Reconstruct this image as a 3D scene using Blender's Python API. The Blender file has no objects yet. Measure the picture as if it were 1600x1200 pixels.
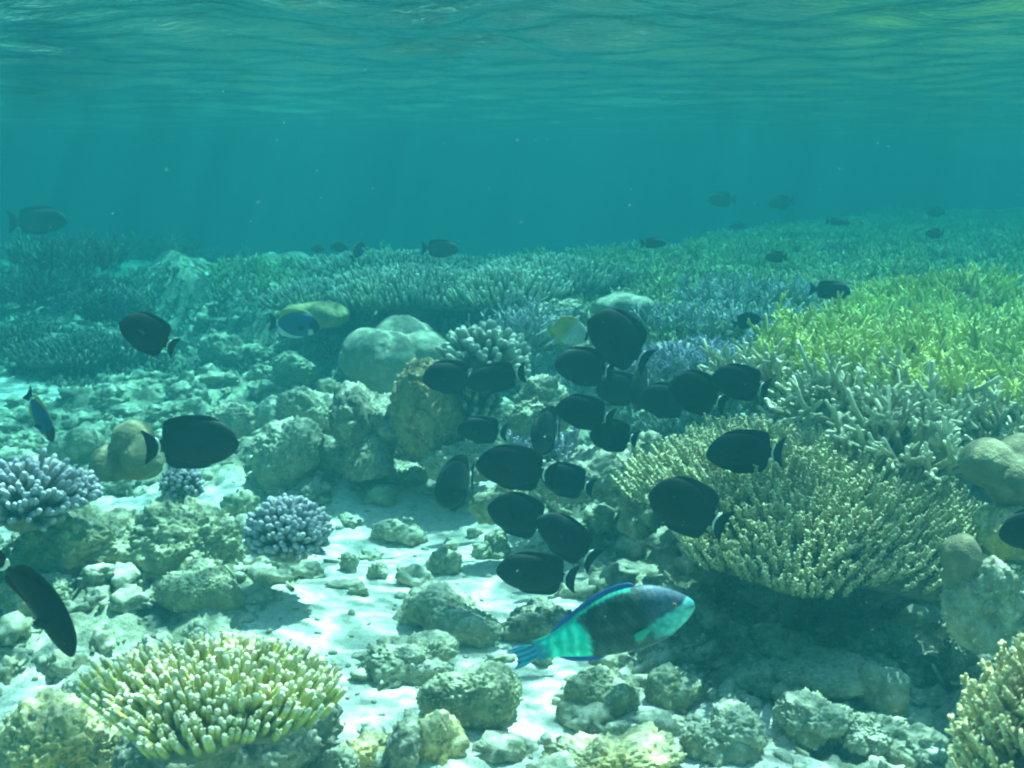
import bpy, bmesh, math
import numpy as np
from mathutils import Vector, Matrix

# ------------------------------------------------------------------ camera, world, sun, exposure
SC = bpy.context.scene
COL = SC.collection
F = 1715.0                 # focal length in pixels of the 1600 px wide picture
CAM_Z = 1.2                # camera height above the sand, metres
PITCH = math.radians(10.2) # camera looks down by this much
SURF_Z = 1.70              # level of the water surface

cam_d = bpy.data.cameras.new("camera")
cam = bpy.data.objects.new("camera", cam_d)
COL.objects.link(cam)
cam_d.sensor_width = 36.0
cam_d.lens = 36.0 * F / 1600.0
cam_d.clip_start = 0.02
cam_d.clip_end = 500.0
cam.location = (0, 0, CAM_Z)
cam.rotation_euler = (math.pi / 2 - PITCH, 0, 0)
cam_d.dof.use_dof = True
cam_d.dof.focus_distance = 2.7
cam_d.dof.aperture_fstop = 9.0
SC.camera = cam

SUN_EL = math.radians(66)
SUN_AZ = math.radians(35)      # measured from +Y towards +X
world = bpy.data.worlds.new("World")
SC.world = world
world.use_nodes = True
wn = world.node_tree.nodes
wl = world.node_tree.links
sky = wn.new("ShaderNodeTexSky")
sky.sky_type = 'NISHITA'
sky.sun_disc = False
sky.sun_elevation = SUN_EL
sky.sun_rotation = SUN_AZ
bg = wn["Background"]
bg.inputs["Strength"].default_value = 0.15
wl.new(sky.outputs[0], bg.inputs["Color"])

sun_d = bpy.data.lights.new("sun", 'SUN')
sun_d.energy = 5.0
sun_d.angle = math.radians(0.5)
sun_d.color = (1.0, 0.96, 0.9)
sun = bpy.data.objects.new("sun", sun_d)
COL.objects.link(sun)
sdir = Vector((math.sin(SUN_AZ) * math.cos(SUN_EL), math.cos(SUN_AZ) * math.cos(SUN_EL), math.sin(SUN_EL)))
sun.rotation_euler = sdir.to_track_quat('Z', 'Y').to_euler()
sun.location = (0, 0, 20)

SC.view_settings.view_transform = 'Standard'
SC.view_settings.look = 'None'
SC.view_settings.exposure = 1.9
SC.view_settings.gamma = 1.0
SC.render.engine = 'CYCLES'
cy = SC.cycles
cy.max_bounces = 5
cy.diffuse_bounces = 3
cy.glossy_bounces = 2
cy.transmission_bounces = 2
cy.transparent_max_bounces = 8
cy.volume_bounces = 1
cy.sample_clamp_indirect = 4.0
cy.filter_width = 2.2
cy.use_denoising = True

rng = np.random.default_rng(11)

# ------------------------------------------------------------------ numeric helpers
def _hash(ix, iy, iz, seed):
    h = (ix * 374761393 + iy * 668265263 + iz * 2147483647 + seed * 1274126177) & 0xffffffff
    h = ((h ^ (h >> 13)) * 1274126177) & 0xffffffff
    h = ((h ^ (h >> 16)) * 2246822519) & 0xffffffff
    return h ^ (h >> 15)

def noise3(p, seed=0):
    p = np.asarray(p, float)
    i = np.floor(p).astype(np.int64)
    f = p - i
    u = f * f * f * (f * (f * 6 - 15) + 10)
    out = 0.0
    for dx in (0, 1):
        wx = u[..., 0] if dx else 1 - u[..., 0]
        for dy in (0, 1):
            wy = u[..., 1] if dy else 1 - u[..., 1]
            for dz in (0, 1):
                wz = u[..., 2] if dz else 1 - u[..., 2]
                h = _hash(i[..., 0] + dx, i[..., 1] + dy, i[..., 2] + dz, seed)
                gx = ((h & 1023) / 511.5 - 1)
                gy = (((h >> 10) & 1023) / 511.5 - 1)
                gz = (((h >> 20) & 1023) / 511.5 - 1)
                out = out + wx * wy * wz * (gx * (f[..., 0] - dx) + gy * (f[..., 1] - dy) + gz * (f[..., 2] - dz))
    return out * 1.3

def fbm(p, oct=4, seed=0, billow=False, gain=0.5):
    a, s, tot = 1.0, 0.0, 0.0
    p = np.asarray(p, float)
    for o in range(oct):
        n = noise3(p, seed + o * 17)
        if billow:
            n = np.abs(n) * 2 - 0.5
        s = s + a * n
        tot += a
        a *= gain
        p = p * 2.03 + 11.3
    return s / tot

def sstep(a, b, x):
    t = np.clip((x - a) / (b - a), 0, 1)
    return t * t * (3 - 2 * t)

def at(px, py, d):
    """world point seen at pixel (px, py) of the 1600x1200 picture, d metres along the view axis"""
    x = (px - 800) / F * d
    v = (600 - py) / F * d
    cp, sp = math.cos(PITCH), math.sin(PITCH)
    return np.array([x, d * cp + v * sp, CAM_Z - d * sp + v * cp])

# ------------------------------------------------------------------ seabed height
_bx = np.array([-60, -9, -4.6, -3.2, -2.2, -1.2, -0.3, 0.5, 1.0, 1.5, 2.1, 3.0, 6, 60.])
_by = np.array([60, 40, 12, 9.4, 8.0, 6.6, 6.2, 5.3, 4.2, 3.6, 3.3, 2.9, 2.4, 2.4])
_cx = np.array([-60, -3, 0, 1.5, 3, 6, 12, 60.])
_cy = np.array([9, 8.8, 8.9, 9.6, 12.5, 17, 26, 40.])

MOUNDS = [  # x, y, rx, ry, height
    (-1.35, 2.95, .75, .45, .13), (-0.85, 4.3, .55, .5, .20), (-1.9, 4.7, .6, .5, .08), (-1.6, 5.9, .8, .5, .14),
    (-2.9, 7.4, 1.3, .7, .16), (-3.7, 9.3, 1.1, .8, .42), (-5.3, 8.8, 1.0, .8, .30), (-2.4, 10.5, 1.3, .9, .25),
    (-5.6, 14, 2.6, 1.3, .50), (-2.6, 14.5, 2.0, 1.2, .30), (-9, 13, 3, 2, .4), (-12, 19, 4, 2.5, .6), (-3, 21, 5, 2, .35),
    (-0.35, 5.1, .65, .45, .20), (0.35, 4.1, .5, .4, .14), (0.65, 3.5, .4, .3, .08), (1.9, 2.3, .35, .5, .16), (1.25, 3.1, .4, .3, .10),
    (-1.05, 1.35, .38, .3, .13), (-0.25, 1.38, .30, .12, .06),
]

def height(x, y, detail=True):
    x = np.asarray(x, float); y = np.asarray(y, float)
    p = np.stack([x, y, np.zeros_like(x)], -1)
    wob = noise3(p * 1.3, 5) * .35
    yb = np.interp(x, _bx, _by) + wob
    yc = np.interp(x, _cx, _cy) + wob * 2
    pl = sstep(-0.25, 0.55, y - yb) * (1 - sstep(0, 3.5, y - yc))
    z = pl * (0.32 + 0.26 * (1 - np.exp(-np.clip(y - yb, 0, 12) / 2.4)) + .012 * np.clip(y - yb - 3, 0, 12))
    for mx, my, rx, ry, hh in MOUNDS:
        z = z + hh * np.exp(-(((x - mx) / rx) ** 2 + ((y - my) / ry) ** 2))
    z = z - .9 * sstep(10, 20, y) * (1 - pl)
    # the sand channel stays smooth, the rest is rough rubble
    sand = sandmask(x, y)
    rough = 1 - sand
    z = z + 0.018 * noise3(p * 1.1, 3) + .010 * noise3(p * 3.1 + 4, 4)
    if detail:
        near = 1 / (1 + np.clip(y - 8, 0, 60) * .1)
        z = z + rough * near * (0.085 * fbm(p * 3.2, 3, 21, True) + 0.045 * fbm(p * 9, 3, 31, True) + .022 * fbm(p * 30, 3, 33, True))
        z = z + sand * (.006 * fbm(p * 12, 3, 41, True) + 0.004 * fbm(p * np.array([30, 60, 1]), 2, 44))
        far = sstep(6, 12, y)
        z = z + far * .10 * fbm(p * 1.1, 3, 51)
    return z

def sandmask(x, y):
    p = np.stack([x, y, np.zeros_like(x)], -1)
    n = fbm(p * 1.7, 3, 61) * .75 + fbm(p * 6.0, 3, 62) * .6
    # bright sand: channel from the camera to the back, small pocket far left
    c = np.interp(y, [0, 1.5, 2.2, 3.0, 4.0, 4.8, 5.3], [.15, .15, .05, -.25, -.32, -.38, -.38])
    w = np.interp(y, [0, 1.5, 2.2, 3.0, 4.0, 4.8, 5.3], [1.4, 1.2, .85, .60, .42, .30, .12])
    m = 1 - np.abs(x - c) / w - 4 * sstep(5.2, 5.8, y)
    m2 = .8 - np.sqrt(((x + 3.0) / 1.2) ** 2 + ((y - 6.3) / .5) ** 2)
    m3 = 1 - np.sqrt(((x + 1.5) / .6) ** 2 + ((y - 3.75) / .35) ** 2)
    m4 = 1 - np.sqrt(((x + 1.0) / .45) ** 2 + ((y - 2.25) / .38) ** 2)
    m = np.maximum(np.maximum(m, m2), np.maximum(m3, m4))
    m = m - .30 * sstep(.2, .9, x) * (1 - sstep(2.6, 3.2, y))
    return sstep(-.05, .35, m + n)

def ground_hit(px, py, dmax=30):
    d = np.linspace(0.8, dmax, 3000)
    x = (px - 800) / F * d
    v = (600 - py) / F * d
    cp, sp = math.cos(PITCH), math.sin(PITCH)
    Y = d * cp + v * sp
    Z = CAM_Z - d * sp + v * cp
    h = height(x, Y, False)
    k = np.argmax(Z < h)
    if not (Z < h).any():
        k = -1
    return d[k], x[k], Y[k], h[k]

# ------------------------------------------------------------------ object helpers
def tag(o, label=None, cat=None, group=None, kind=None):
    if label: o["label"] = label
    if cat: o["category"] = cat
    if group: o["group"] = group
    if kind: o["kind"] = kind
    return o

def mesh_obj(name, verts, faces, mat, parent=None, attrs=None, colors=None, smooth=True, loc=None):
    """faces: (n,3) or (n,4) int array, or a list of such arrays"""
    if not isinstance(faces, (list, tuple)):
        faces = [faces]
    me = bpy.data.meshes.new(name)
    verts = np.asarray(verts, np.float32)
    me.vertices.add(len(verts))
    me.vertices.foreach_set("co", verts.ravel())
    loops = np.concatenate([f.ravel() for f in faces]).astype(np.int32)
    sizes = np.concatenate([np.full(len(f), f.shape[1]) for f in faces]).astype(np.int32)
    me.loops.add(len(loops))
    me.loops.foreach_set("vertex_index", loops)
    me.polygons.add(len(sizes))
    st = np.concatenate([[0], np.cumsum(sizes)[:-1]]).astype(np.int32)
    me.polygons.foreach_set("loop_start", st)
    me.update(calc_edges=True)
    if attrs:
        for k, v in attrs.items():
            a = me.attributes.new(k, 'FLOAT', 'POINT')
            a.data.foreach_set("value", np.asarray(v, np.float32).ravel())
    if colors is not None:
        a = me.attributes.new("Col", 'FLOAT_COLOR', 'POINT')
        c = np.ones((len(verts), 4), np.float32)
        c[:, :3] = colors
        a.data.foreach_set("color", c.ravel())
    me.polygons.foreach_set("use_smooth", np.full(len(sizes), smooth))
    me.materials.append(mat)
    me.validate()
    o = bpy.data.objects.new(name, me)
    COL.objects.link(o)
    if parent: o.parent = parent
    if loc is not None: o.location = loc
    return o

def empty(name, loc):
    o = bpy.data.objects.new(name, None)
    o.empty_display_size = .05
    o.location = loc
    COL.objects.link(o)
    return o

# ------------------------------------------------------------------ materials
def new_mat(name):
    m = bpy.data.materials.new(name)
    m.use_nodes = True
    nt = m.node_tree
    b = nt.nodes["Principled BSDF"]
    return m, nt, b

def N(nt, t, **kw):
    n = nt.nodes.new(t)
    for k, v in kw.items():
        if k in n.inputs: n.inputs[k].default_value = v
        else: setattr(n, k, v)
    return n

def ramp(nt, src, stops, interp='LINEAR'):
    r = nt.nodes.new("ShaderNodeValToRGB")
    r.color_ramp.interpolation = interp
    while len(r.color_ramp.elements) < len(stops):
        r.color_ramp.elements.new(.5)
    for e, (p, c) in zip(r.color_ramp.elements, stops):
        e.position = p
        e.color = (*c, 1) if not isinstance(c, (int, float)) else (c, c, c, 1)
    nt.links.new(src, r.inputs[0])
    return r.outputs[0]

def mixc(nt, fac, a, b, mode='MIX'):
    m = nt.nodes.new("ShaderNodeMix")
    m.data_type = 'RGBA'; m.blend_type = mode
    for s, v in ((m.inputs[0], fac), (m.inputs[6], a), (m.inputs[7], b)):
        if hasattr(v, "links"): nt.links.new(v, s)
        elif isinstance(v, (int, float)): s.default_value = v
        else: s.default_value = (*v, 1)
    return m.outputs[2]

def math_n(nt, op, a, b=None, clamp=False):
    m = nt.nodes.new("ShaderNodeMath"); m.operation = op; m.use_clamp = clamp
    for s, v in ((m.inputs[0], a), (m.inputs[1], b)):
        if v is None: continue
        if hasattr(v, "links"): nt.links.new(v, s)
        else: s.default_value = v
    return m.outputs[0]

def noise_n(nt, scale, detail=4, rough=.55, coord=None, dist=0):
    n = N(nt, "ShaderNodeTexNoise")
    n.inputs["Scale"].default_value = scale; n.inputs["Detail"].default_value = detail
    n.inputs["Roughness"].default_value = rough; n.inputs["Distortion"].default_value = dist
    if coord is not None: nt.links.new(coord, n.inputs["Vector"])
    return n.outputs[0]

def bump_n(nt, b, h, strength, dist, prev=None):
    n = nt.nodes.new("ShaderNodeBump")
    n.inputs["Strength"].default_value = strength
    n.inputs["Distance"].default_value = dist
    nt.links.new(h, n.inputs["Height"])
    if prev is not None: nt.links.new(prev, n.inputs["Normal"])
    nt.links.new(n.outputs[0], b.inputs["Normal"])
    return n.outputs[0]

def rock_mat(name, dark, mid, light, dust=.5, scale=1.0, tint=None):
    m, nt, b = new_mat(name)
    co = nt.nodes.new("ShaderNodeTexCoord").outputs["Object"]
    n1 = noise_n(nt, 7 * scale, 6, .65, co, .4)
    n2 = noise_n(nt, 38 * scale, 5, .7, co)
    n3 = noise_n(nt, 3 * scale, 3, .5, co)
    mixn = math_n(nt, 'ADD', math_n(nt, 'MULTIPLY', n1, .55), math_n(nt, 'MULTIPLY', n2, .45))
    c = ramp(nt, mixn, [(.36, dark), (.50, mid), (.62, light)])
    if tint:
        c = mixc(nt, ramp(nt, n3, [(.46, 0), (.6, 1)]), c, tint)
        # mottle kept on top of the tint
        c = mixc(nt, ramp(nt, n2, [(.42, .55), (.55, 0)]), c, dark)
    # olive-brown crusts in wide patches, pale encrusting spots
    n4 = noise_n(nt, 5 * scale, 4, .6, co, .8)
    c = mixc(nt, ramp(nt, n4, [(.50, 0), (.60, .65)]), c, (.28, .25, .13))
    c = mixc(nt, ramp(nt, noise_n(nt, 60 * scale, 3, .6, co), [(.60, 0), (.68, .7)]), c, tuple(min(.8, x * 1.35) for x in light))
    # sand dust lying on what faces up
    g = nt.nodes.new("ShaderNodeNewGeometry")
    sx = nt.nodes.new("ShaderNodeSeparateXYZ"); nt.links.new(g.outputs["Normal"], sx.inputs[0])
    up = ramp(nt, math_n(nt, 'ADD', sx.outputs[2], math_n(nt, 'MULTIPLY', math_n(nt, 'SUBTRACT', n2, .5), 1.6)), [(.62, 0), (1.0, 1)])
    c = mixc(nt, math_n(nt, 'MULTIPLY', up, dust), c, (.62, .58, .47))
    nt.links.new(c, b.inputs["Base Color"])
    b.inputs["Roughness"].default_value = .9
    b.inputs["Specular IOR Level"].default_value = .15
    v = N(nt, "ShaderNodeTexVoronoi"); v.inputs["Scale"].default_value = 70 * scale
    nt.links.new(co, v.inputs["Vector"])
    p = bump_n(nt, b, n2, .7, .014)
    bump_n(nt, b, v.outputs["Distance"], .4, .005, p)
    return m

def coral_mat(name, base, tip, deep=None, pore=400, tip_from=.62, var=.25, rough=.8, dead=False):
    """colour runs along each branch (attribute tip: 0 root, 1 end) as in a living branch with pale growing ends"""
    m, nt, b = new_mat(name)
    co = nt.nodes.new("ShaderNodeTexCoord").outputs["Object"]
    a = nt.nodes.new("ShaderNodeAttribute"); a.attribute_name = "tip"
    r = nt.nodes.new("ShaderNodeAttribute"); r.attribute_name = "rnd"
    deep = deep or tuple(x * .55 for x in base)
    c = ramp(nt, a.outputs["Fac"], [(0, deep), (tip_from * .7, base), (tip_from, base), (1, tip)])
    n1 = noise_n(nt, 9, 3, .5, co)
    v = math_n(nt, 'ADD', math_n(nt, 'MULTIPLY', n1, var * 2), math_n(nt, 'MULTIPLY', r.outputs["Fac"], var))
    v = math_n(nt, 'ADD', v, 1 - var * 1.5)
    c = mixc(nt, 1.0, c, v, 'MULTIPLY')
    if dead:
        pn = noise_n(nt, 2.2, 4, .6, co, .5)
        pn = math_n(nt, 'ADD', pn, math_n(nt, 'MULTIPLY', math_n(nt, 'SUBTRACT', r.outputs["Fac"], .5), .22))
        c = mixc(nt, ramp(nt, pn, [(.54, 0), (.64, .85)]), c, (.30, .30, .21))
    nt.links.new(c, b.inputs["Base Color"])
    b.inputs["Roughness"].default_value = rough
    b.inputs["Specular IOR Level"].default_value = .2
    vo = N(nt, "ShaderNodeTexVoronoi"); vo.inputs["Scale"].default_value = pore
    nt.links.new(co, vo.inputs["Vector"])
    bump_n(nt, b, vo.outputs["Distance"], .6, .003)
    return m

def plain_mat(name, col, rough=.5, spec=.3, mott=.2, scale=30, bump=False):
    m, nt, b = new_mat(name)
    co = nt.nodes.new("ShaderNodeTexCoord").outputs["Object"]
    n = noise_n(nt, scale, 3, .5, co)
    v = math_n(nt, 'ADD', math_n(nt, 'MULTIPLY', n, mott * 2), 1 - mott)
    c = mixc(nt, 1.0, col, v, 'MULTIPLY')
    nt.links.new(c, b.inputs["Base Color"])
    b.inputs["Roughness"].default_value = rough
    b.inputs["Specular IOR Level"].default_value = spec
    if bump:
        v = N(nt, "ShaderNodeTexVoronoi"); v.inputs["Scale"].default_value = 260
        nt.links.new(co, v.inputs["Vector"])
        p = bump_n(nt, b, noise_n(nt, 45, 5, .65, co), .8, .012)
        bump_n(nt, b, v.outputs["Distance"], .5, .003, p)
        c2 = mixc(nt, ramp(nt, noise_n(nt, 28, 5, .7, co), [(.5, 0), (.66, .6)]), c, tuple(min(1, x * 1.7) for x in col))
        nt.links.new(c2, b.inputs["Base Color"])
    return m

def vcol_mat(name, rough=.45, scales=140):
    m, nt, b = new_mat(name)
    a = nt.nodes.new("ShaderNodeAttribute"); a.attribute_name = "Col"
    co = nt.nodes.new("ShaderNodeTexCoord").outputs["Object"]
    v = N(nt, "ShaderNodeTexVoronoi"); v.inputs["Scale"].default_value = scales
    nt.links.new(co, v.inputs["Vector"])
    n = noise_n(nt, 25, 3, .5, co)
    vv = math_n(nt, 'ADD', math_n(nt, 'MULTIPLY', n, .6), .7)
    c = mixc(nt, 1.0, a.outputs["Color"], vv, 'MULTIPLY')
    nt.links.new(c, b.inputs["Base Color"])
    b.inputs["Roughness"].default_value = rough
    b.inputs["Specular IOR Level"].default_value = .3
    bump_n(nt, b, v.outputs["Distance"], .25, .002)
    return m

M = {}
M['rock'] = rock_mat("rock_grey", (.17, .18, .11), (.33, .33, .22), (.52, .50, .37), .55)
M['rock_green'] = rock_mat("rock_algae", (.14, .15, .08), (.32, .33, .19), (.56, .54, .36), .45, 1.0, (.42, .39, .22))
M['rock_yellow'] = rock_mat("rock_yellow", (.24, .20, .09), (.62, .50, .24), (.80, .68, .40), .35, 1.2, (.70, .50, .16))
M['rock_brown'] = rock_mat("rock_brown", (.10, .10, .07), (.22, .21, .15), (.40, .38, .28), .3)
M['rock_pale'] = rock_mat("rock_pale", (.22, .22, .14), (.38, .37, .26), (.60, .57, .43), .55)

def seabed_mat():
    m, nt, b = new_mat("seabed_sand_and_rubble")
    g = nt.nodes.new("ShaderNodeNewGeometry").outputs["Position"]
    a = nt.nodes.new("ShaderNodeAttribute"); a.attribute_name = "sand"
    n1 = noise_n(nt, 5, 6, .65, g, .5)
    n2 = noise_n(nt, 32, 5, .7, g)
    n3 = noise_n(nt, 150, 3, .7, g)
    mixn = math_n(nt, 'ADD', math_n(nt, 'MULTIPLY', n1, .5), math_n(nt, 'MULTIPLY', n2, .5))
    rub = ramp(nt, mixn, [(.36, (.18, .18, .11)), (.5, (.37, .36, .25)), (.63, (.60, .57, .44))])
    sandc = ramp(nt, math_n(nt, 'ADD', math_n(nt, 'MULTIPLY', n2, .6), math_n(nt, 'MULTIPLY', n3, .4)),
                 [(.38, (.52, .49, .38)), (.52, (.74, .71, .60)), (.66, (.84, .81, .72))])
    f = math_n(nt, 'ADD', a.outputs["Fac"], math_n(nt, 'MULTIPLY', math_n(nt, 'SUBTRACT', n1, .5), 1.6), True)
    f = ramp(nt, math_n(nt, 'ADD', f, math_n(nt, 'MULTIPLY', math_n(nt, 'SUBTRACT', n2, .5), .8)), [(.3, 0), (.62, 1)])
    grit = ramp(nt, noise_n(nt, 230, 2, .6, g), [(.30, .35), (.42, 1.0)])
    nt.links.new(mixc(nt, 1.0, mixc(nt, f, rub, sandc), grit, 'MULTIPLY'), b.inputs["Base Color"])
    b.inputs["Roughness"].default_value = .95
    b.inputs["Specular IOR Level"].default_value = .1
    p = bump_n(nt, b, n2, .8, .02)
    bump_n(nt, b, n3, .6, .006, p)
    return m
M['seabed'] = seabed_mat()

def water_mat():
    """surface seen from below: beyond the critical angle it mirrors the reef, nearer the vertical it lets daylight in.
    The net of sunlight is a noise pattern painted into the transparent colour; the ripples do not focus it."""
    m, nt, b = new_mat("water_surface")
    nt.nodes.remove(b)
    out = nt.nodes["Material Output"]
    g = nt.nodes.new("ShaderNodeNewGeometry").outputs["Position"]
    mp = nt.nodes.new("ShaderNodeMapping"); nt.links.new(g, mp.inputs[0])
    mp.inputs["Scale"].default_value = (1.0, 1.7, 1.0)
    n1 = noise_n(nt, 3.6, 2, .5, mp.outputs[0], .6)
    n2 = noise_n(nt, 9, 2, .5, mp.outputs[0], .8)
    r1 = math_n(nt, 'SUBTRACT', 1.0, math_n(nt, 'MULTIPLY', math_n(nt, 'ABSOLUTE', math_n(nt, 'SUBTRACT', n1, .5)), 7.0), True)
    r2 = math_n(nt, 'SUBTRACT', 1.0, math_n(nt, 'MULTIPLY', math_n(nt, 'ABSOLUTE', math_n(nt, 'SUBTRACT', n2, .5)), 6.0), True)
    r1 = math_n(nt, 'POWER', r1, 1.6)
    net = math_n(nt, 'ADD', math_n(nt, 'MULTIPLY', r1, .55), math_n(nt, 'MULTIPLY', math_n(nt, 'MULTIPLY', r2, n1), .75))
    net = math_n(nt, 'ADD', math_n(nt, 'MULTIPLY', math_n(nt, 'POWER', net, 2.0), 2.5), .22)
    tcol = mixc(nt, 1.0, (.93, .97, .90), net, 'MULTIPLY')  # caustic light pattern painted into the transparency, as a gobo for the sun
    tr = nt.nodes.new("ShaderNodeBsdfTransparent"); nt.links.new(tcol, tr.inputs[0])
    gl = nt.nodes.new("ShaderNodeBsdfGlossy"); gl.inputs["Roughness"].default_value = .03
    gl.inputs["Color"].default_value = (.88, .92, .92, 1)
    fr = nt.nodes.new("ShaderNodeFresnel"); fr.inputs["IOR"].default_value = 1.33
    bp = nt.nodes.new("ShaderNodeBump"); bp.inputs["Strength"].default_value = .3; bp.inputs["Distance"].default_value = .02
    nt.links.new(noise_n(nt, 20, 3, .5, mp.outputs[0], .5), bp.inputs["Height"])
    nt.links.new(bp.outputs[0], gl.inputs["Normal"]); nt.links.new(bp.outputs[0], fr.inputs["Normal"])
    mx = nt.nodes.new("ShaderNodeMixShader")
    nt.links.new(fr.outputs[0], mx.inputs[0]); nt.links.new(tr.outputs[0], mx.inputs[1]); nt.links.new(gl.outputs[0], mx.inputs[2])
    nt.links.new(mx.outputs[0], out.inputs["Surface"])
    return m
M['water'] = water_mat()

# ------------------------------------------------------------------ seabed and water surface
def fan_grid(ys, ws, nx):
    u = np.linspace(-1, 1, nx)
    u = np.sign(u) * (np.abs(u) * .45 + .55 * np.abs(u) ** 3)   # denser in the middle
    X = u[None, :] * ws[:, None]
    Y = np.repeat(ys[:, None], nx, 1)
    n, k = X.shape
    idx = np.arange(n * k).reshape(n, k)
    q = np.stack([idx[:-1, :-1], idx[:-1, 1:], idx[1:, 1:], idx[1:, :-1]], -1).reshape(-1, 4)
    return X, Y, q

ys = np.concatenate([np.linspace(-3, .75, 12)[:-1], np.geomspace(.75, 56, 640)])
ws = np.clip(4 + np.abs(ys) * 1.6, 0, 56)
X, Y, q = fan_grid(ys, ws, 700)
Z = height(X, Y)
S = sandmask(X, Y)
so = mesh_obj("seabed", np.stack([X, Y, Z], -1).reshape(-1, 3), q, M['seabed'], attrs={"sand": S.ravel()})
tag(so, kind='structure')

ys = np.concatenate([np.linspace(-6, 1.2, 40)[:-1], np.geomspace(1.2, 56, 620)])
ws = np.clip(6 + np.abs(ys) * 1.4, 0, 56)
X, Y, q = fan_grid(ys, ws, 560)
p = np.stack([X * .95, Y * 1.15, np.zeros_like(X)], -1)
Zs = (.050 * noise3(p * .7, 81) + .060 * noise3(p * 1.7 + 3, 82) + .027 * noise3(p * 4.2, 83) + .0055 * fbm(p * 11, 2, 85)) * (1 / (1 + (Y.clip(0) / 6.0) ** 2)) + SURF_Z
wo = mesh_obj("water_surface", np.stack([X, Y, Zs], -1).reshape(-1, 3), q, M['water'])
tag(wo, kind='structure')

# ------------------------------------------------------------------ haze: the sea water itself
def build_haze():
    x, y0, y1, z0, z1 = 60, -12, 60, -2.6, SURF_Z + .18
    v = np.array([[a, b, c] for a in (-x, x) for b in (y0, y1) for c in (z0, z1)], float)
    f = np.array([[0, 1, 3, 2], [4, 6, 7, 5], [0, 4, 5, 1], [2, 3, 7, 6], [0, 2, 6, 4], [1, 5, 7, 3]])
    m, nt, b = new_mat("haze")
    nt.nodes.remove(b)
    pv = nt.nodes.new("ShaderNodeVolumePrincipled")
    pv.inputs["Color"].default_value = (.0068, .052, .064, 1)
    pv.inputs["Absorption Color"].default_value = (.03, .44, .46, 1)
    pv.inputs["Density"].default_value = .39
    pv.inputs["Anisotropy"].default_value = .1
    nt.links.new(pv.outputs[0], nt.nodes["Material Output"].inputs["Volume"])
    o = mesh_obj("haze", v, f, m, smooth=False)
    tag(o, kind='stuff')
build_haze()

# ------------------------------------------------------------------ star-shaped lumps: rocks, boulder corals
_ico = {}
def ico(sub):
    if sub not in _ico:
        bm = bmesh.new()
        bmesh.ops.create_icosphere(bm, subdivisions=sub, radius=1)
        v = np.array([x.co[:] for x in bm.verts]); f = np.array([[w.index for w in t.verts] for t in bm.faces])
        bm.free()
        v /= np.linalg.norm(v, axis=1)[:, None]
        _ico[sub] = (v, f)
    return _ico[sub]

def lump(size, seed, lobes=None, nl=7, spread=.62, amp=.17, fine=.07, sub=5, billow=True, flat=.55, freq=2.2, p=9, pits=0, dent=0, warp=.27):
    """size: half extents (x, y, z); returns verts, faces"""
    r = np.random.default_rng(seed)
    v, f = ico(sub)
    if lobes is None:
        lobes = []
        for k in range(nl):
            c = r.normal(size=3); c /= np.linalg.norm(c); c *= spread * r.uniform(.6, 1)
            lobes.append((c, r.uniform(.5, .75)))
    lobes = [(np.array(c, float), rho) for c, rho in lobes]
    acc = np.zeros(len(v))
    for c, rho in lobes:
        dc = v @ c
        disc = dc * dc - c @ c + rho * rho
        t = np.where(disc > 0, dc + np.sqrt(np.maximum(disc, 0)), .05)
        acc += np.maximum(t, .05) ** p
    rad = acc ** (1 / p)
    pts = v * rad[:, None]
    pts = pts / np.abs(pts).max(0) 
    sz = np.array(size)
    q0 = pts * sz / sz.mean()
    n = fbm(q0 * freq + seed * 3.7, 4, seed, billow)
    n2 = fbm(q0 * freq * 5 + seed, 3, seed + 5, billow)
    disp = n * amp * 1.5 + n2 * fine * 1.5
    if warp: disp = disp + warp * noise3(q0 * 1.05 + seed * 1.3, seed + 2)
    if pits:
        n3 = noise3(q0 * freq * 3.2 + 9, seed + 9)
        disp = disp - pits * sstep(.18, .42, n3)
    if dent:
        disp = disp - dent * sstep(.80, .99, v @ np.array([.1, -.12, .985]))
    out = q0 + v * disp[:, None]
    out = out * sz.mean()
    zb = -sz[2] * flat
    low = out[:, 2] < zb
    out[low, 2] = zb + (out[low, 2] - zb) * .25
    return out, f

ROCKS = []
def rock(px, pyb, w, h, mat, label, name="rock", cat="rock", group=None, seed=None, sub=5, depth_ratio=1.05, d=None, lift=0., yaw=None, **kw):
    """a boulder whose foot is seen at row pyb, w by h pixels large"""
    dd, gx, gy, gz = ground_hit(px, pyb)
    if d is not None:
        pt = at(px, pyb, d); dd, gx, gy, gz = d, pt[0], pt[1], pt[2]
    s = dd / F
    sx, sz = w * s / 2, h * s / 2
    sy = (sx + sz) / 2 * depth_ratio
    seed = seed if seed is not None else int(px * 7 + pyb)
    size = (sx * 1.08, sy, sz * 1.22)
    if w > 95: sub = 6
    kw.setdefault('pits', .035)
    v, f = lump(size, seed, sub=sub, **kw)
    loc = (gx, gy + sy * .75, gz + sz * .42 + lift)
    o = mesh_obj(name, v, f, M[mat] if isinstance(mat, str) else mat, loc=loc)
    tag(o, label, cat, group)
    ROCKS.append((gx, gy + sy * .75, max(sx, sy)))
    return o

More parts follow.
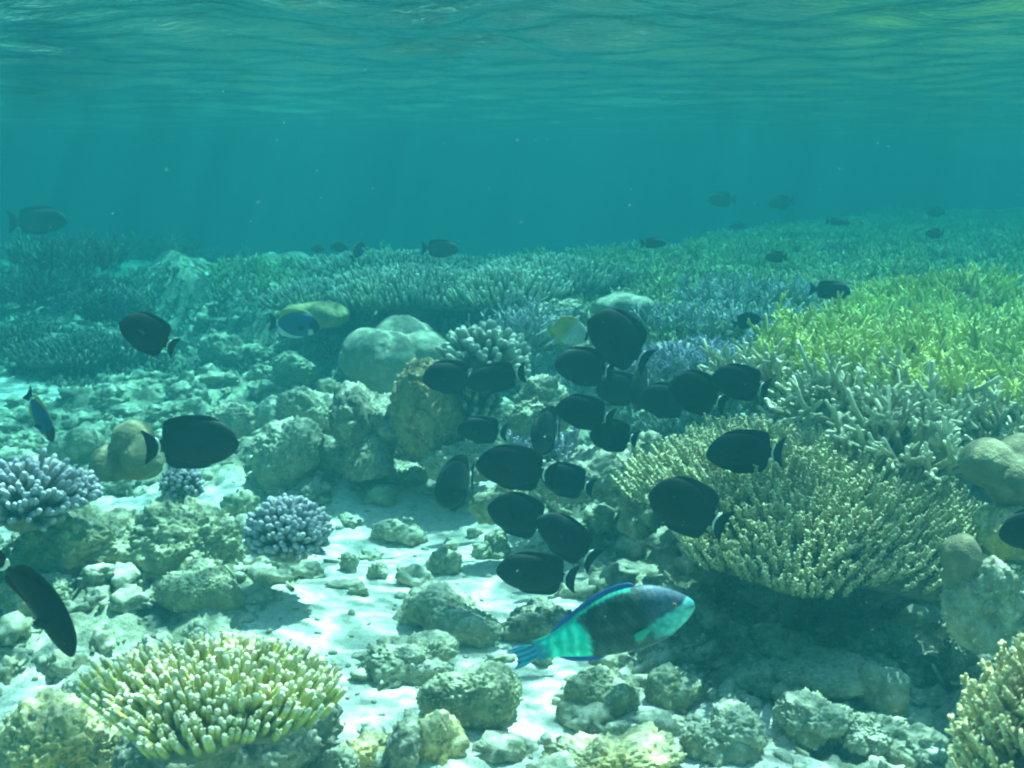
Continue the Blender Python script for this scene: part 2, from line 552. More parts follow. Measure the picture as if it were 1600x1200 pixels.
# ------------------------------------------------------------------ tubes: branches of every coral
class Tubes:
    def __init__(s): s.v = []; s.q = []; s.tip = []; s.rnd = []; s.n = 0
    def add(s, base, direc, length, r0, r1, bend=None, sides=6, tip0=0., tip1=1., blunt=1.0, ts=None):
        """n straight or bent tapering branches with rounded ends; all arguments arrays over n"""
        n = len(base)
        if n == 0: return None
        direc = direc / np.linalg.norm(direc, axis=1)[:, None]
        length = np.broadcast_to(length, n).astype(float); r0 = np.broadcast_to(r0, n).astype(float); r1 = np.broadcast_to(r1, n).astype(float)
        if bend is None: bend = np.zeros((n, 3))
        tt = np.array(ts if ts is not None else [0, .4, .75])
        cap = np.array([0, .55, .88, 1.0])
        cr = np.array([1, .84, .48, .03])
        # centre line
        def pos(t, ext):
            return base[:, None, :] + length[:, None, None] * (direc[:, None, :] * t[None, :, None] + bend[:, None, :] * (t ** 2)[None, :, None]) 
        body = pos(tt, 0)
        capt = 1 - (r1 * blunt / length)[:, None] * (1 - cap)[None, :]
        capt = np.clip(capt, .55, 1)
        cp_ = base[:, None, :] + length[:, None, None] * (direc[:, None, :] * capt[:, :, None] + bend[:, None, :] * (capt ** 2)[:, :, None])
        P = np.concatenate([body, cp_], 1)
        T = np.concatenate([np.broadcast_to(tt, (n, len(tt))), capt], 1)
        R = r0[:, None] + (r1 - r0)[:, None] * T
        R = R * np.concatenate([np.ones(len(tt)), cr])[None, :]
        k = P.shape[1]
        tan = direc[:, None, :] + 2 * bend[:, None, :] * T[:, :, None]
        tan /= np.linalg.norm(tan, axis=2)[:, :, None]
        ref = np.where(np.abs(direc[:, 2:3]) > .8, np.array([[1., 0, 0]]), np.array([[0., 0, 1.]]))
        a = np.cross(tan, ref[:, None, :]); a /= np.linalg.norm(a, axis=2)[:, :, None]
        b = np.cross(tan, a)
        ang = np.arange(sides) / sides * 2 * np.pi
        V = P[:, :, None, :] + R[:, :, None, None] * (a[:, :, None, :] * np.cos(ang)[None, None, :, None] + b[:, :, None, :] * np.sin(ang)[None, None, :, None])
        idx = np.arange(n * k * sides).reshape(n, k, sides) + s.n
        i0 = idx[:, :-1, :]; i1 = idx[:, 1:, :]
        q = np.stack([i0, np.roll(i0, -1, 2), np.roll(i1, -1, 2), i1], -1).reshape(-1, 4)
        s.v.append(V.reshape(-1, 3)); s.q.append(q)
        t01 = tip0 + (tip1 - tip0) * T
        s.tip.append(np.repeat(t01.reshape(-1), sides))
        s.rnd.append(np.repeat(rng.random(n), k * sides))
        s.n += n * k * sides
        return lambda t: base + length[:, None] * (direc * t[:, None] + bend * (t ** 2)[:, None]), direc
    def build(s, name, mat, parent=None, loc=None):
        v = np.concatenate(s.v)
        if loc is not None: v = v - np.array(loc)
        return mesh_obj(name, v, np.concatenate(s.q), mat, parent, attrs={"tip": np.concatenate(s.tip), "rnd": np.concatenate(s.rnd)}, loc=loc)

def rdir(n, z=1.0, spread=.3):
    d = rng.normal(size=(n, 3)) * spread
    d[:, 2] += z
    return d

def children(T, parent, m, tlo, thi, length, r0, r1, out=.8, up=.3, sides=6, tip0=.3, tip1=1, tilt=None, pick=None, bendup=.15):
    """m side branches on each branch of parent"""
    posf, direc = parent
    n = len(direc)
    ids = np.repeat(np.arange(n), m)
    if pick is not None: ids = ids[rng.random(len(ids)) < pick]
    t = rng.uniform(tlo, thi, len(ids))
    tall = np.zeros(n)
    B = np.empty((len(ids), 3))
    # evaluate position on each parent's curve
    for_chunks = t
    # posf works per parent, so evaluate by trick: linear blend between samples
    samples = np.stack([posf(np.full(n, s)) for s in np.linspace(0, 1, 9)], 1)
    fi = for_chunks * 8; lo = np.clip(fi.astype(int), 0, 7); fr = (fi - lo)[:, None]
    B = samples[ids, lo] * (1 - fr) + samples[ids, lo + 1] * fr
    d = direc[ids]
    rnd = rng.normal(size=(len(ids), 3))
    rnd -= d * (rnd * d).sum(1)[:, None]
    rnd /= np.linalg.norm(rnd, axis=1)[:, None]
    nd = d * (1 - out * .5) + rnd * out + np.array([0, 0, up])
    L = rng.uniform(.7, 1.25, len(ids)) * length
    bend = np.zeros((len(ids), 3)); bend[:, 2] = bendup
    return T.add(B, nd, L, r0, r1, bend, sides, tip0, tip1)

def disc_points(n, rx, ry, seed, jitter=.35):
    """roughly even points on an ellipse (sunflower)"""
    r = np.random.default_rng(seed)
    k = np.arange(n) + .5
    rr = np.sqrt(k / n); th = k * 2.399963
    x = rr * np.cos(th); y = rr * np.sin(th)
    sp = 1 / math.sqrt(n)
    x = x + r.normal(size=n) * sp * jitter; y = y + r.normal(size=n) * sp * jitter
    return x * rx, y * ry, np.sqrt(x * x + y * y)

def outline(th, seed, amp=.12):
    r = np.random.default_rng(seed)
    s = np.ones_like(th)
    for k in (2, 3, 4, 5, 7):
        s += amp / math.sqrt(k) * math.sqrt(2) * np.cos(k * th + r.uniform(0, 6.28)) * r.uniform(.4, 1)
    return s

def table_coral(name, cat, label, loc, rx, ry, n, blen, br, mat, base_mat, seed=1, tiltv=(0, 0), dome=.05, fan=1.1, sides=6,
                nubs=0, nub_len=.012, nub_r=.004, stalk=.25, group=None, droop=.0, plate_t=.02, taper=.75, jitter=.35, shape=.12, lenvar=.3):
    """corymbose / table colony: stalk and plate under a crowd of finger branches"""
    root = empty(name, loc)
    tag(root, label, cat, group)
    x, y, rr = disc_points(n, rx, ry, seed, jitter)
    th = np.arctan2(y / ry, x / rx)
    s = outline(th, seed, shape)
    x = x * s; y = y * s
    z = dome * (1 - rr ** 2) + tiltv[0] * x + tiltv[1] * y - droop * rr ** 4
    z = z + .25 * dome * noise3(np.stack([x * 9, y * 9, x * 0], -1), seed)
    base = np.stack([x, y, z], -1)
    outv = np.stack([np.cos(th), np.sin(th), np.zeros_like(th)], -1)
    r = np.random.default_rng(seed + 1)
    tiltn = np.array([-tiltv[0], -tiltv[1], 1.0])
    direc = tiltn[None, :] + outv * (fan * rr[:, None] ** 1.6) + r.normal(size=(n, 3)) * .13
    L = blen * (1 - .15 * rr) * r.uniform(1 - lenvar, 1 + lenvar * .5, n)
    bend = np.zeros((n, 3)); bend[:, 2] = .22 * rr
    T = Tubes()
    par = T.add(base, direc, L, br, br * taper, bend, sides)
    if nubs:
        children(T, par, nubs, .15, .98, nub_len, nub_r, nub_r * .8, out=1.0, up=.35, sides=5, tip0=.45)
    T.build("branches", mat, root)
    # plate and stalk
    k = 48
    rad = np.array([.0, .35, .7, .90, .95, .90, .68, .35, .15, .10, .13])
    v = []
    tha = np.arange(k) / k * 2 * np.pi
    so_ = outline(tha, seed, shape)
    for i, q in enumerate(rad):
        X = np.cos(tha) * rx * q * (so_ if q > .3 else 1); Y = np.sin(tha) * ry * q * (so_ if q > .3 else 1)
        zt = dome * (1 - q * q) + tiltv[0] * X + tiltv[1] * Y - droop * q ** 4
        if i <= 3: zz = zt + .002
        elif i == 4: zz = zt - plate_t * .4
        elif i <= 7: zz = zt - plate_t - (1 - q) * stalk * .35
        elif i == 8: zz = zt * 0 - stalk * .6
        elif i == 9: zz = zt * 0 - stalk * .9
        else: zz = zt * 0 - stalk * 1.15
        zz = zz + .006 * noise3(np.stack([X * 20, Y * 20, np.full_like(X, i * .7)], -1), seed + 3)
        v.append(np.stack([X, Y, zz], -1))
    v = np.concatenate(v)
    idx = np.arange(len(rad) * k).reshape(len(rad), k)
    i0 = idx[:-1]; i1 = idx[1:]
    q = np.stack([i0, i1, np.roll(i1, -1, 1), np.roll(i0, -1, 1)], -1).reshape(-1, 4)
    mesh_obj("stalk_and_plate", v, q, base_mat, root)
    return root

def staghorn(name, cat, label, loc, n, spread, L, r0, mat, seed=1, levels=2, group=None, lean=(0, 0), open_=.55, up=.25, zjit=.05, sides=6, kids=3, flat=1.0, parent=None):
    global rng
    save = rng; rng = np.random.default_rng(seed)
    T = Tubes()
    a = rng.uniform(0, 2 * np.pi, n); r = np.sqrt(rng.random(n)) * spread
    base = np.stack([np.cos(a) * r, np.sin(a) * r * flat, -zjit * rng.random(n)], -1)
    d = rng.normal(size=(n, 3)) * open_
    d[:, 0] += lean[0] + base[:, 0] / spread * .5; d[:, 1] += lean[1] + base[:, 1] / spread * .5
    d[:, 2] = np.abs(d[:, 2]) * .4 + .8
    bend = rng.normal(size=(n, 3)) * .15; bend[:, 2] += up * .6
    par = T.add(base, d, L * rng.uniform(.7, 1.2, n), r0, r0 * .62, bend, sides, 0, .9, ts=[0, .25, .5, .75])
    if levels > 0:
        p2 = children(T, par, kids, .25, .9, L * .5, r0 * .72, r0 * .5, out=.95, up=up, sides=sides, tip0=.35, tip1=1, bendup=.25)
        if levels > 1:
            children(T, p2, 2, .3, .85, L * .24, r0 * .55, r0 * .42, out=.9, up=up, sides=5, tip0=.5, tip1=1)
    if parent is None:
        o = T.build(name, mat); o.location = loc
        tag(o, label, cat, group)
    else:
        o = T.build("branches", mat, parent)
    rng = save
    return o

# ================================================================== CORALS
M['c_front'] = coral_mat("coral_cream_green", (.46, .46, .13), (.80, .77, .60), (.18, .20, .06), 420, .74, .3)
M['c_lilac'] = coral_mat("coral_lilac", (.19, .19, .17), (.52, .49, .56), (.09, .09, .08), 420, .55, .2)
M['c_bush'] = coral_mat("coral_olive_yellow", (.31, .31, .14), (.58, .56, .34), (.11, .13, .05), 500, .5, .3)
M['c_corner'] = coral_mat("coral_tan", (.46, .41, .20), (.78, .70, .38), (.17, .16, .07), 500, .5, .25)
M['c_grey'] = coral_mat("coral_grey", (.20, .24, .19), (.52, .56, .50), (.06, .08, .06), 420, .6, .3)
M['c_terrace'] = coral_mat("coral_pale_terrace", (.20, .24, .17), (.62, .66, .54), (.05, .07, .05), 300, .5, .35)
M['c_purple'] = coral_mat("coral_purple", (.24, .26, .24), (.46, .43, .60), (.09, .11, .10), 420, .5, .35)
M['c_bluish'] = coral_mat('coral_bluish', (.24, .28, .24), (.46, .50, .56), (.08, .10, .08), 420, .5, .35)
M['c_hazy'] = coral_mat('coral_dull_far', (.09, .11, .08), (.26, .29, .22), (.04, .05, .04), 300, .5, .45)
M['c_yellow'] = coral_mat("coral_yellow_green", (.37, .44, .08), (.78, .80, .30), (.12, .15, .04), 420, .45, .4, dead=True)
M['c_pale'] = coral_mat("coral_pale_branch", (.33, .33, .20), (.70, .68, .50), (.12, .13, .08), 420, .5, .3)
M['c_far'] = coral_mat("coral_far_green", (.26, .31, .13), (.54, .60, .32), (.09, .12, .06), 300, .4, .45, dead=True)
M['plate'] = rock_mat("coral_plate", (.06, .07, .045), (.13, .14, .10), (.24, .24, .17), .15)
M['porites'] = plain_mat("smooth_coral", (.27, .29, .22), .85, .15, .25, 14, True)
M['brown_smooth'] = plain_mat("smooth_brown_coral", (.22, .20, .12), .85, .15, .5, 22, True)
M['leather'] = plain_mat("leather_coral", (.24, .22, .10), .85, .15, .5, 25, True)

# --- front-left finger coral
p = at(330, 1082, 1.80)
table_coral("finger_coral", "coral", "large cream and yellow-green finger coral with pale tips above a dark hollow",
            p, .172, .135, 600, .046, .0068, M['c_front'], M['plate'], seed=3, tiltv=(.0, .10), dome=.015, fan=1.15, stalk=.22, droop=.02, taper=.66, sides=8,
            nubs=7, nub_len=.006, nub_r=.0028, jitter=.5, lenvar=.45)
# --- lilac finger corals
def bouquet(label, px, py, d, R, n, blen, br, mat, seed, cat="coral", name="finger_coral", sides=7, top=1.0, zsq=.8, core='rock_brown', nubs=4, nub_len=.006, group=None):
    """rounded head of short thick fingers pointing outwards all round"""
    loc = at(px, py, d)
    root = empty(name, loc); tag(root, label, cat, group)
    r = np.random.default_rng(seed)
    k = np.arange(n) + .5
    z = 1 - k / n * 1.5
    th = k * 2.399963 + r.normal(size=n) * .12
    rr = np.sqrt(np.maximum(0, 1 - z * z))
    dirs = np.stack([np.cos(th) * rr, np.sin(th) * rr, z * zsq + .12], -1) + r.normal(size=(n, 3)) * .07
    base = dirs * R * .6
    T = Tubes()
    global rng
    bend = np.zeros((n, 3)); bend[:, 2] = .25 * (1 - np.abs(z))
    par = T.add(base, dirs + np.array([0, 0, .15]), (R * .4 + blen * .15) * r.uniform(.8, 1.1, n), br * 1.0, br * .9, bend, sides)
    if nubs: children(T, par, nubs, .4, .95, nub_len, .0035, .0028, out=1.1, up=.2, sides=5, tip0=.55)
    T.build("branches", mat, root)
    v, f = lump((R * .74, R * .74, R * .66), seed, sub=4, amp=.10, warp=0)
    mesh_obj("core", v, f, M[core], root)
    return root
bouquet("rounded finger coral with pale lilac tips beside the sand channel, right of the mottled boulder", 450, 842, 3.05, .113, 360, .06, .0088, M['c_lilac'], 5)
bouquet("wide lilac finger coral at the left edge above the mottled rocks", 40, 790, 3.0, .150, 330, .06, .009, M['c_lilac'], 6, zsq=.6)
bouquet("lower clump of lilac finger coral at the left edge, right of the wide head", 108, 775, 3.05, .080, 140, .05, .009, M['c_lilac'], 16, zsq=.7)
bouquet("small lilac-topped coral sprig under the surgeonfish with the crescent tail on the left", 285, 762, 3.3, .062, 90, .04, .009, M['c_lilac'], 7)

# --- thick grey finger coral in the middle, on its rock
bouquet("grey thick-fingered coral head right of the smooth lobed boulder coral", 757, 578, 4.1, .165, 190, .09, .0135, M['c_grey'], 8, zsq=.95, nubs=7, nub_len=.008)
bouquet("dark round coral clump in shade below the grey thick-fingered coral", 735, 640, 4.15, .12, 90, .05, .010, M['c_grey'], 9)

# --- big bushy table on the right
p = at(1250, 785, 2.95)
table_coral("table_coral", "coral", "very large bushy olive-yellow table coral overhanging the sand on the right",
            p, .385, .40, 1500, .10, .0050, M['c_bush'], M['plate'], seed=12, tiltv=(.0, .20), dome=.02, fan=1.5, stalk=.30, droop=.05, taper=.75,
            nubs=24, nub_len=.009, nub_r=.0033, sides=5, shape=.16, plate_t=.03, lenvar=.4)
# --- bottom-right corner bush
p = at(1725, 1190, 1.60)
table_coral("table_coral", "coral", "tan bushy coral with yellow tips in the lower right corner",
            p, .17, .17, 420, .075, .0046, M['c_corner'], M['plate'], seed=14, tiltv=(-.05, .2), dome=.10, fan=1.2, stalk=.2, droop=.06, taper=.8,
            nubs=14, nub_len=.011, nub_r=.0036, sides=6)
# --- terraces at the back of the middle
terr = [  # px, py, d, rx, ry, n, blen, br, label, seed
    (500, 462, 6.9, .30, .45, 260, .09, .011, "small pale-tipped table coral at the left end of the middle terrace", 21),
    (655, 452, 6.7, .52, .60, 520, .12, .014, "broad pale grey-green table coral directly behind the smooth lobed boulder coral", 22),
    (800, 458, 6.3, .30, .42, 240, .14, .015, "pale table coral with long upright fingers right of the broad terrace", 23),
    (620, 418, 8.1, .70, .55, 420, .10, .013, "hazy pale table coral on the upper terrace with yellowish ends", 24),
    (860, 432, 7.3, .48, .60, 420, .12, .014, "pale green upright finger coral behind the butterflyfish", 25),
    (130, 548, 7.0, .42, .34, 260, .09, .013, "hazy blue-grey table coral shading a dark hollow on the left", 27),
    (30, 530, 7.4, .34, .30, 160, .09, .013, "hazy blue-grey table coral cut by the left edge of the picture", 28),
]
for px, py, d, rx, ry, n, bl, br, lab, sd in terr:
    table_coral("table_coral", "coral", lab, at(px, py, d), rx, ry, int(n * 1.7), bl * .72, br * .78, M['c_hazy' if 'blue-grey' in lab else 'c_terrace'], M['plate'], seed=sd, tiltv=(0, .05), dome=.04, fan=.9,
                stalk=.35, droop=.03, taper=.6, sides=6, shape=.14)

# --- purple staghorn patches
pur = [
    (1040, 575, 4.7, 110, .22, .085, "lilac-tipped staghorn coral right of the dark fish near the middle", 31),
    (1130, 570, 4.75, 110, .24, .085, "purple staghorn coral left of the pale fallen branches", 32),
    (1090, 510, 5.6, 90, .30, .11, "bluish staghorn coral on the reef slope behind the purple patch", 33),
    (1165, 470, 6.2, 80, .34, .12, "blue-grey staghorn coral in front of the far reef flat", 34),
    (1230, 520, 5.2, 80, .24, .10, "blue-grey low staghorn coral by the left end of the yellow thicket", 36),
    (815, 535, 5.0, 40, .17, .16, "bluish staghorn sprigs behind the grey thick-fingered coral", 35),
    (848, 712, 3.75, 26, .09, .08, "small lilac branching coral between the surgeonfish in the middle", 37),
]
for px, py, d, n, sp, L, lab, sd in pur:
    staghorn("staghorn_coral", "coral", lab, at(px, py, d), n, sp, L, .0080, M['c_purple' if 'blu' not in lab else 'c_bluish'], seed=sd, levels=2, open_=.5)

# --- pale bare branches at the front of the yellow thicket
pale = [
    (1200, 600, 3.7, 15, .14, .17, (-.9, -.6), "pale bare staghorn branches reaching left from the yellow thicket", 41),
    (1310, 640, 3.45, 15, .16, .17, (-.2, -.8), "pale staghorn branches leaning out over the bushy table coral", 42),
    (1405, 655, 3.35, 15, .16, .17, (.1, -.8), "tangle of pale staghorn branches under the middle of the yellow thicket", 43),
    (1400, 700, 3.05, 12, .06, .17, (.2, -.3), "pale forked staghorn branches standing behind the bushy table coral", 44),
    (1445, 722, 2.95, 9, .05, .13, (.5, -.5), "thick whitish broken branch lying beside the forked branches", 47),
    (1510, 665, 3.3, 14, .15, .16, (.3, -.8), "pale staghorn branches above the dark hollow on the right", 45),
    (1590, 680, 3.2, 12, .14, .16, (.3, -.8), "pale staghorn branches at the right edge of the picture", 46),
]
for px, py, d, n, sp, L, lean, lab, sd in pale:
    staghorn("staghorn_coral", "coral", lab, at(px, py, d), n, sp, L * .95, .0115, M['c_pale'], seed=sd, levels=2, lean=lean, open_=.8, up=.12, kids=4, sides=7)

# --- yellow-green colonies along the front of the thicket
yel = [(1275, 595, 3.75), (1345, 610, 3.6), (1420, 625, 3.5), (1495, 640, 3.4), (1570, 650, 3.35), (1300, 560, 4.1), (1385, 565, 4.0), (1470, 575, 3.9), (1560, 585, 3.85)]
yl = ["first yellow-green staghorn clump at the left end of the thicket", "yellow-green staghorn clump above the pale leaning branches",
      "yellow-green staghorn clump above the middle tangle of pale branches", "yellow-green staghorn clump above the dark hollow", "yellow-green staghorn clump by the right edge, front row",
      "second-row yellow-green staghorn clump nearest the purple corals", "second-row yellow-green staghorn clump in the thicket's middle",
      "second-row bright yellow-green staghorn clump right of the middle", "second-row yellow-green staghorn clump by the right edge"]
for i, ((px, py, d), lab) in enumerate(zip(yel, yl)):
    staghorn("staghorn_coral", "coral", lab, at(px, py, d), 48, .20, .13, .0095, M['c_yellow'], seed=51 + i, levels=2, open_=.55, up=.45, kids=4, group="yellow-green staghorn clumps of the thicket")

# --- the fields that read as one mass
def field(name, label, mat, n, xr, yr, L, r0, seed, test, side=2, lift=0., open_=.3, sides=5, kids=3):
    global rng
    save = rng; rng = np.random.default_rng(seed)
    x = rng.uniform(*xr, n * 3); y = rng.uniform(*yr, n * 3)
    keep = test(x, y)
    x = x[keep][:n]; y = y[keep][:n]
    z = height(x, y, False) + lift
    nn = fbm(np.stack([x * 1.4, y * 1.4, x * 0], -1), 3, seed)
    z = z + nn * .10
    base = np.stack([x, y, z - .05], -1)
    T = Tubes()
    m = len(x)
    sc = np.clip(.8 + nn * .9, .4, 1.5) * rng.uniform(.6, 1.2, m)
    par = T.add(base, rdir(m, 1, open_), L * sc, r0, r0 * .55, None, sides)
    if kids: children(T, par, kids, .3, .9, L * .4, r0 * .7, r0 * .45, out=.8, up=.5, sides=5 if sides > 4 else 4, tip0=.4)
    o = T.build(name, mat)
    tag(o, label, kind='stuff')
    rng = save
    return o
def on_plateau(x, y):
    return (y > np.interp(x, _bx, _by) + .25) & (y < np.interp(x, _cx, _cy) + .8)
field("staghorn_thicket", "dense yellow-green staghorn thicket on the right", M['c_yellow'], 5200, (.95, 4.6), (3.6, 6.9), .14, .0098, 71,
      lambda x, y: on_plateau(x, y) & (x > 1.05 + (y - 3.9) * .33 + .25 * noise3(np.stack([x * 2, y * 2, x * 0], -1), 4)) & (y < 5.5 + .9 * noise3(np.stack([x * 1.1, y * 1.1, x * 0], -1), 14)) & (x < .52 * y + .6), lift=.17, open_=.6, kids=5)
field("reef_flat_coral", "low hazy green branching coral covering the far reef flat", M['c_far'], 14500, (-2.5, 9), (5.2, 18), .12, .0125, 72,
      lambda x, y: on_plateau(x, y) & (y > 5.3 + .3 * noise3(np.stack([x, y, x * 0], -1), 9)) & (np.abs(x) < .53 * y + .5), lift=.06, kids=3, sides=4, open_=.55)
field("reef_slope_coral", "mixed low grey coral between the larger corals", M['c_grey'], 2600, (-1.2, 2.0), (4.3, 7.0), .08, .009, 73,
      lambda x, y: (x < .26 * y) & (y > np.interp(x, _bx, _by) - .1) & (y < np.interp(x, _bx, _by) + 1.6), lift=.02, kids=3)
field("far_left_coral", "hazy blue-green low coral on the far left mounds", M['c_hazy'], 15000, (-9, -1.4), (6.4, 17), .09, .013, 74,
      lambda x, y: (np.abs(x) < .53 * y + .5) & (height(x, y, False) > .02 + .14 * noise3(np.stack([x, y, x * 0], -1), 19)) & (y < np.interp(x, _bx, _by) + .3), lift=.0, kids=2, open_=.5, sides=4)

# --- far left coral bushes, each a colony
fl = [(110, 408, 9.2, .42, "hazy rounded coral bush on the far left mound below the distant grey fish"), (50, 450, 8.8, .36, "hazy coral bush near the left edge below the mound"),
      (230, 455, 9.4, .30, "hazy low coral bush left of the bare dark slope"), (355, 432, 10.5, .45, "faint wide coral bush in the blue distance left of the terrace"),
      (265, 392, 12.0, .30, "faintest coral head near the horizon on the left"), (180, 480, 8.0, .26, "hazy coral bush above the blue-grey table coral on the left")]
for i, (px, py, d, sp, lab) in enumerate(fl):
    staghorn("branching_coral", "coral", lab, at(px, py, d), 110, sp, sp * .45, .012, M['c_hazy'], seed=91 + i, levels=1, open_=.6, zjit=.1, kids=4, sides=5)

# ================================================================== BOULDER CORALS
SM = dict(amp=.05, fine=.008, billow=False, warp=.08)
def smooth_lump(px, py, d, size, lobes, mat, label, name="boulder_coral", seed=3, sub=6, p=14, yaw=0, cat="coral", **kw):
    k = dict(SM); k.update(kw)
    v, f = lump(size, seed, lobes=lobes, sub=sub, p=p, **k)
    o = mesh_obj(name, v, f, M[mat] if isinstance(mat, str) else mat, loc=at(px, py, d))
    o.rotation_euler.z = yaw
    return tag(o, label, cat)
smooth_lump(617, 556, 5.0, (.265, .25, .24),
            [((-.52, -.05, .02), .60), ((-.08, -.52, .0), .62), ((.52, -.20, .0), .60), ((.1, .50, .15), .66), ((.05, -.2, -.4), .70)],
            'porites', "smooth pale lobed boulder coral with a hollow top in the middle distance", seed=4, p=45, amp=.08, freq=1.0, billow=True, fine=.0, dent=.28)
smooth_lump(200, 712, 3.45, (.115, .11, .115), [((-.55, -.1, -.3), .72), ((.25, 0, .5), .72), ((.35, .2, -.2), .85), ((.6, -.3, .0), .7)], 'brown_smooth',
            "smooth brownish lumpy coral behind the crescent-tailed surgeonfish on the left", seed=6)
smooth_lump(1572, 742, 2.65, (.115, .11, .10), [((-.55, 0, .35), .70), ((.5, .1, .45), .72), ((.1, -.3, -.1), .8), ((.6, -.3, -.3), .7)], 'brown_smooth',
            "smooth brown folded coral at the right edge beside the dark hollow", seed=7)
smooth_lump(1500, 890, 2.30, (.045, .045, .075), [((0, 0, .45), .75), ((.1, 0, -.3), .72)], 'brown_smooth', "smooth upright bulb of coral left of the pale pitted rock", seed=8, sub=5)
smooth_lump(975, 482, 5.6, (.16, .12, .085), [((-.6, 0, .1), .72), ((.0, 0, .35), .8), ((.6, 0, .2), .74)], 'porites', "smooth grey low coral lobes behind the large dark fish", seed=9, sub=5)
smooth_lump(492, 500, 5.9, (.19, .16, .10), [((-.55, 0, .3), .75), ((.5, 0, .35), .78), ((0, .2, .2), .8)], 'leather', "yellowish leathery coral with a flat top behind the blue tang", name="leather_coral", seed=10, sub=5, amp=.08)

def brain():
    size = (.135, .14, .21)
    v, f = lump(size, 15, lobes=[((0, 0, 0.05), 1.0), ((.3, 0, -.3), .8), ((-.2, 0, .3), .75)], sub=6, amp=.03, fine=.0, billow=False, warp=.1)
    q_ = v * 26
    w = noise3(q_ + 4 * 0, 5); w2 = noise3(q_ * 1.6 + 8, 6)
    r = 1 - np.abs(w * 5.0); r = np.clip(r, 0, 1) ** 2
    nrm = v / np.linalg.norm(v, axis=1)[:, None]
    v = v + nrm * (r * .019 + w2 * .004)[:, None]
    m = rock_mat("ridged_coral_brown", (.14, .10, .05), (.34, .25, .13), (.50, .38, .22), .1, 1.0)
    o = mesh_obj("brain_coral", v, f, m, loc=at(668, 650, 4.05))
    tag(o, "tall brown coral boulder with winding ridges, left of the shaded corals in the middle", "coral")
brain()

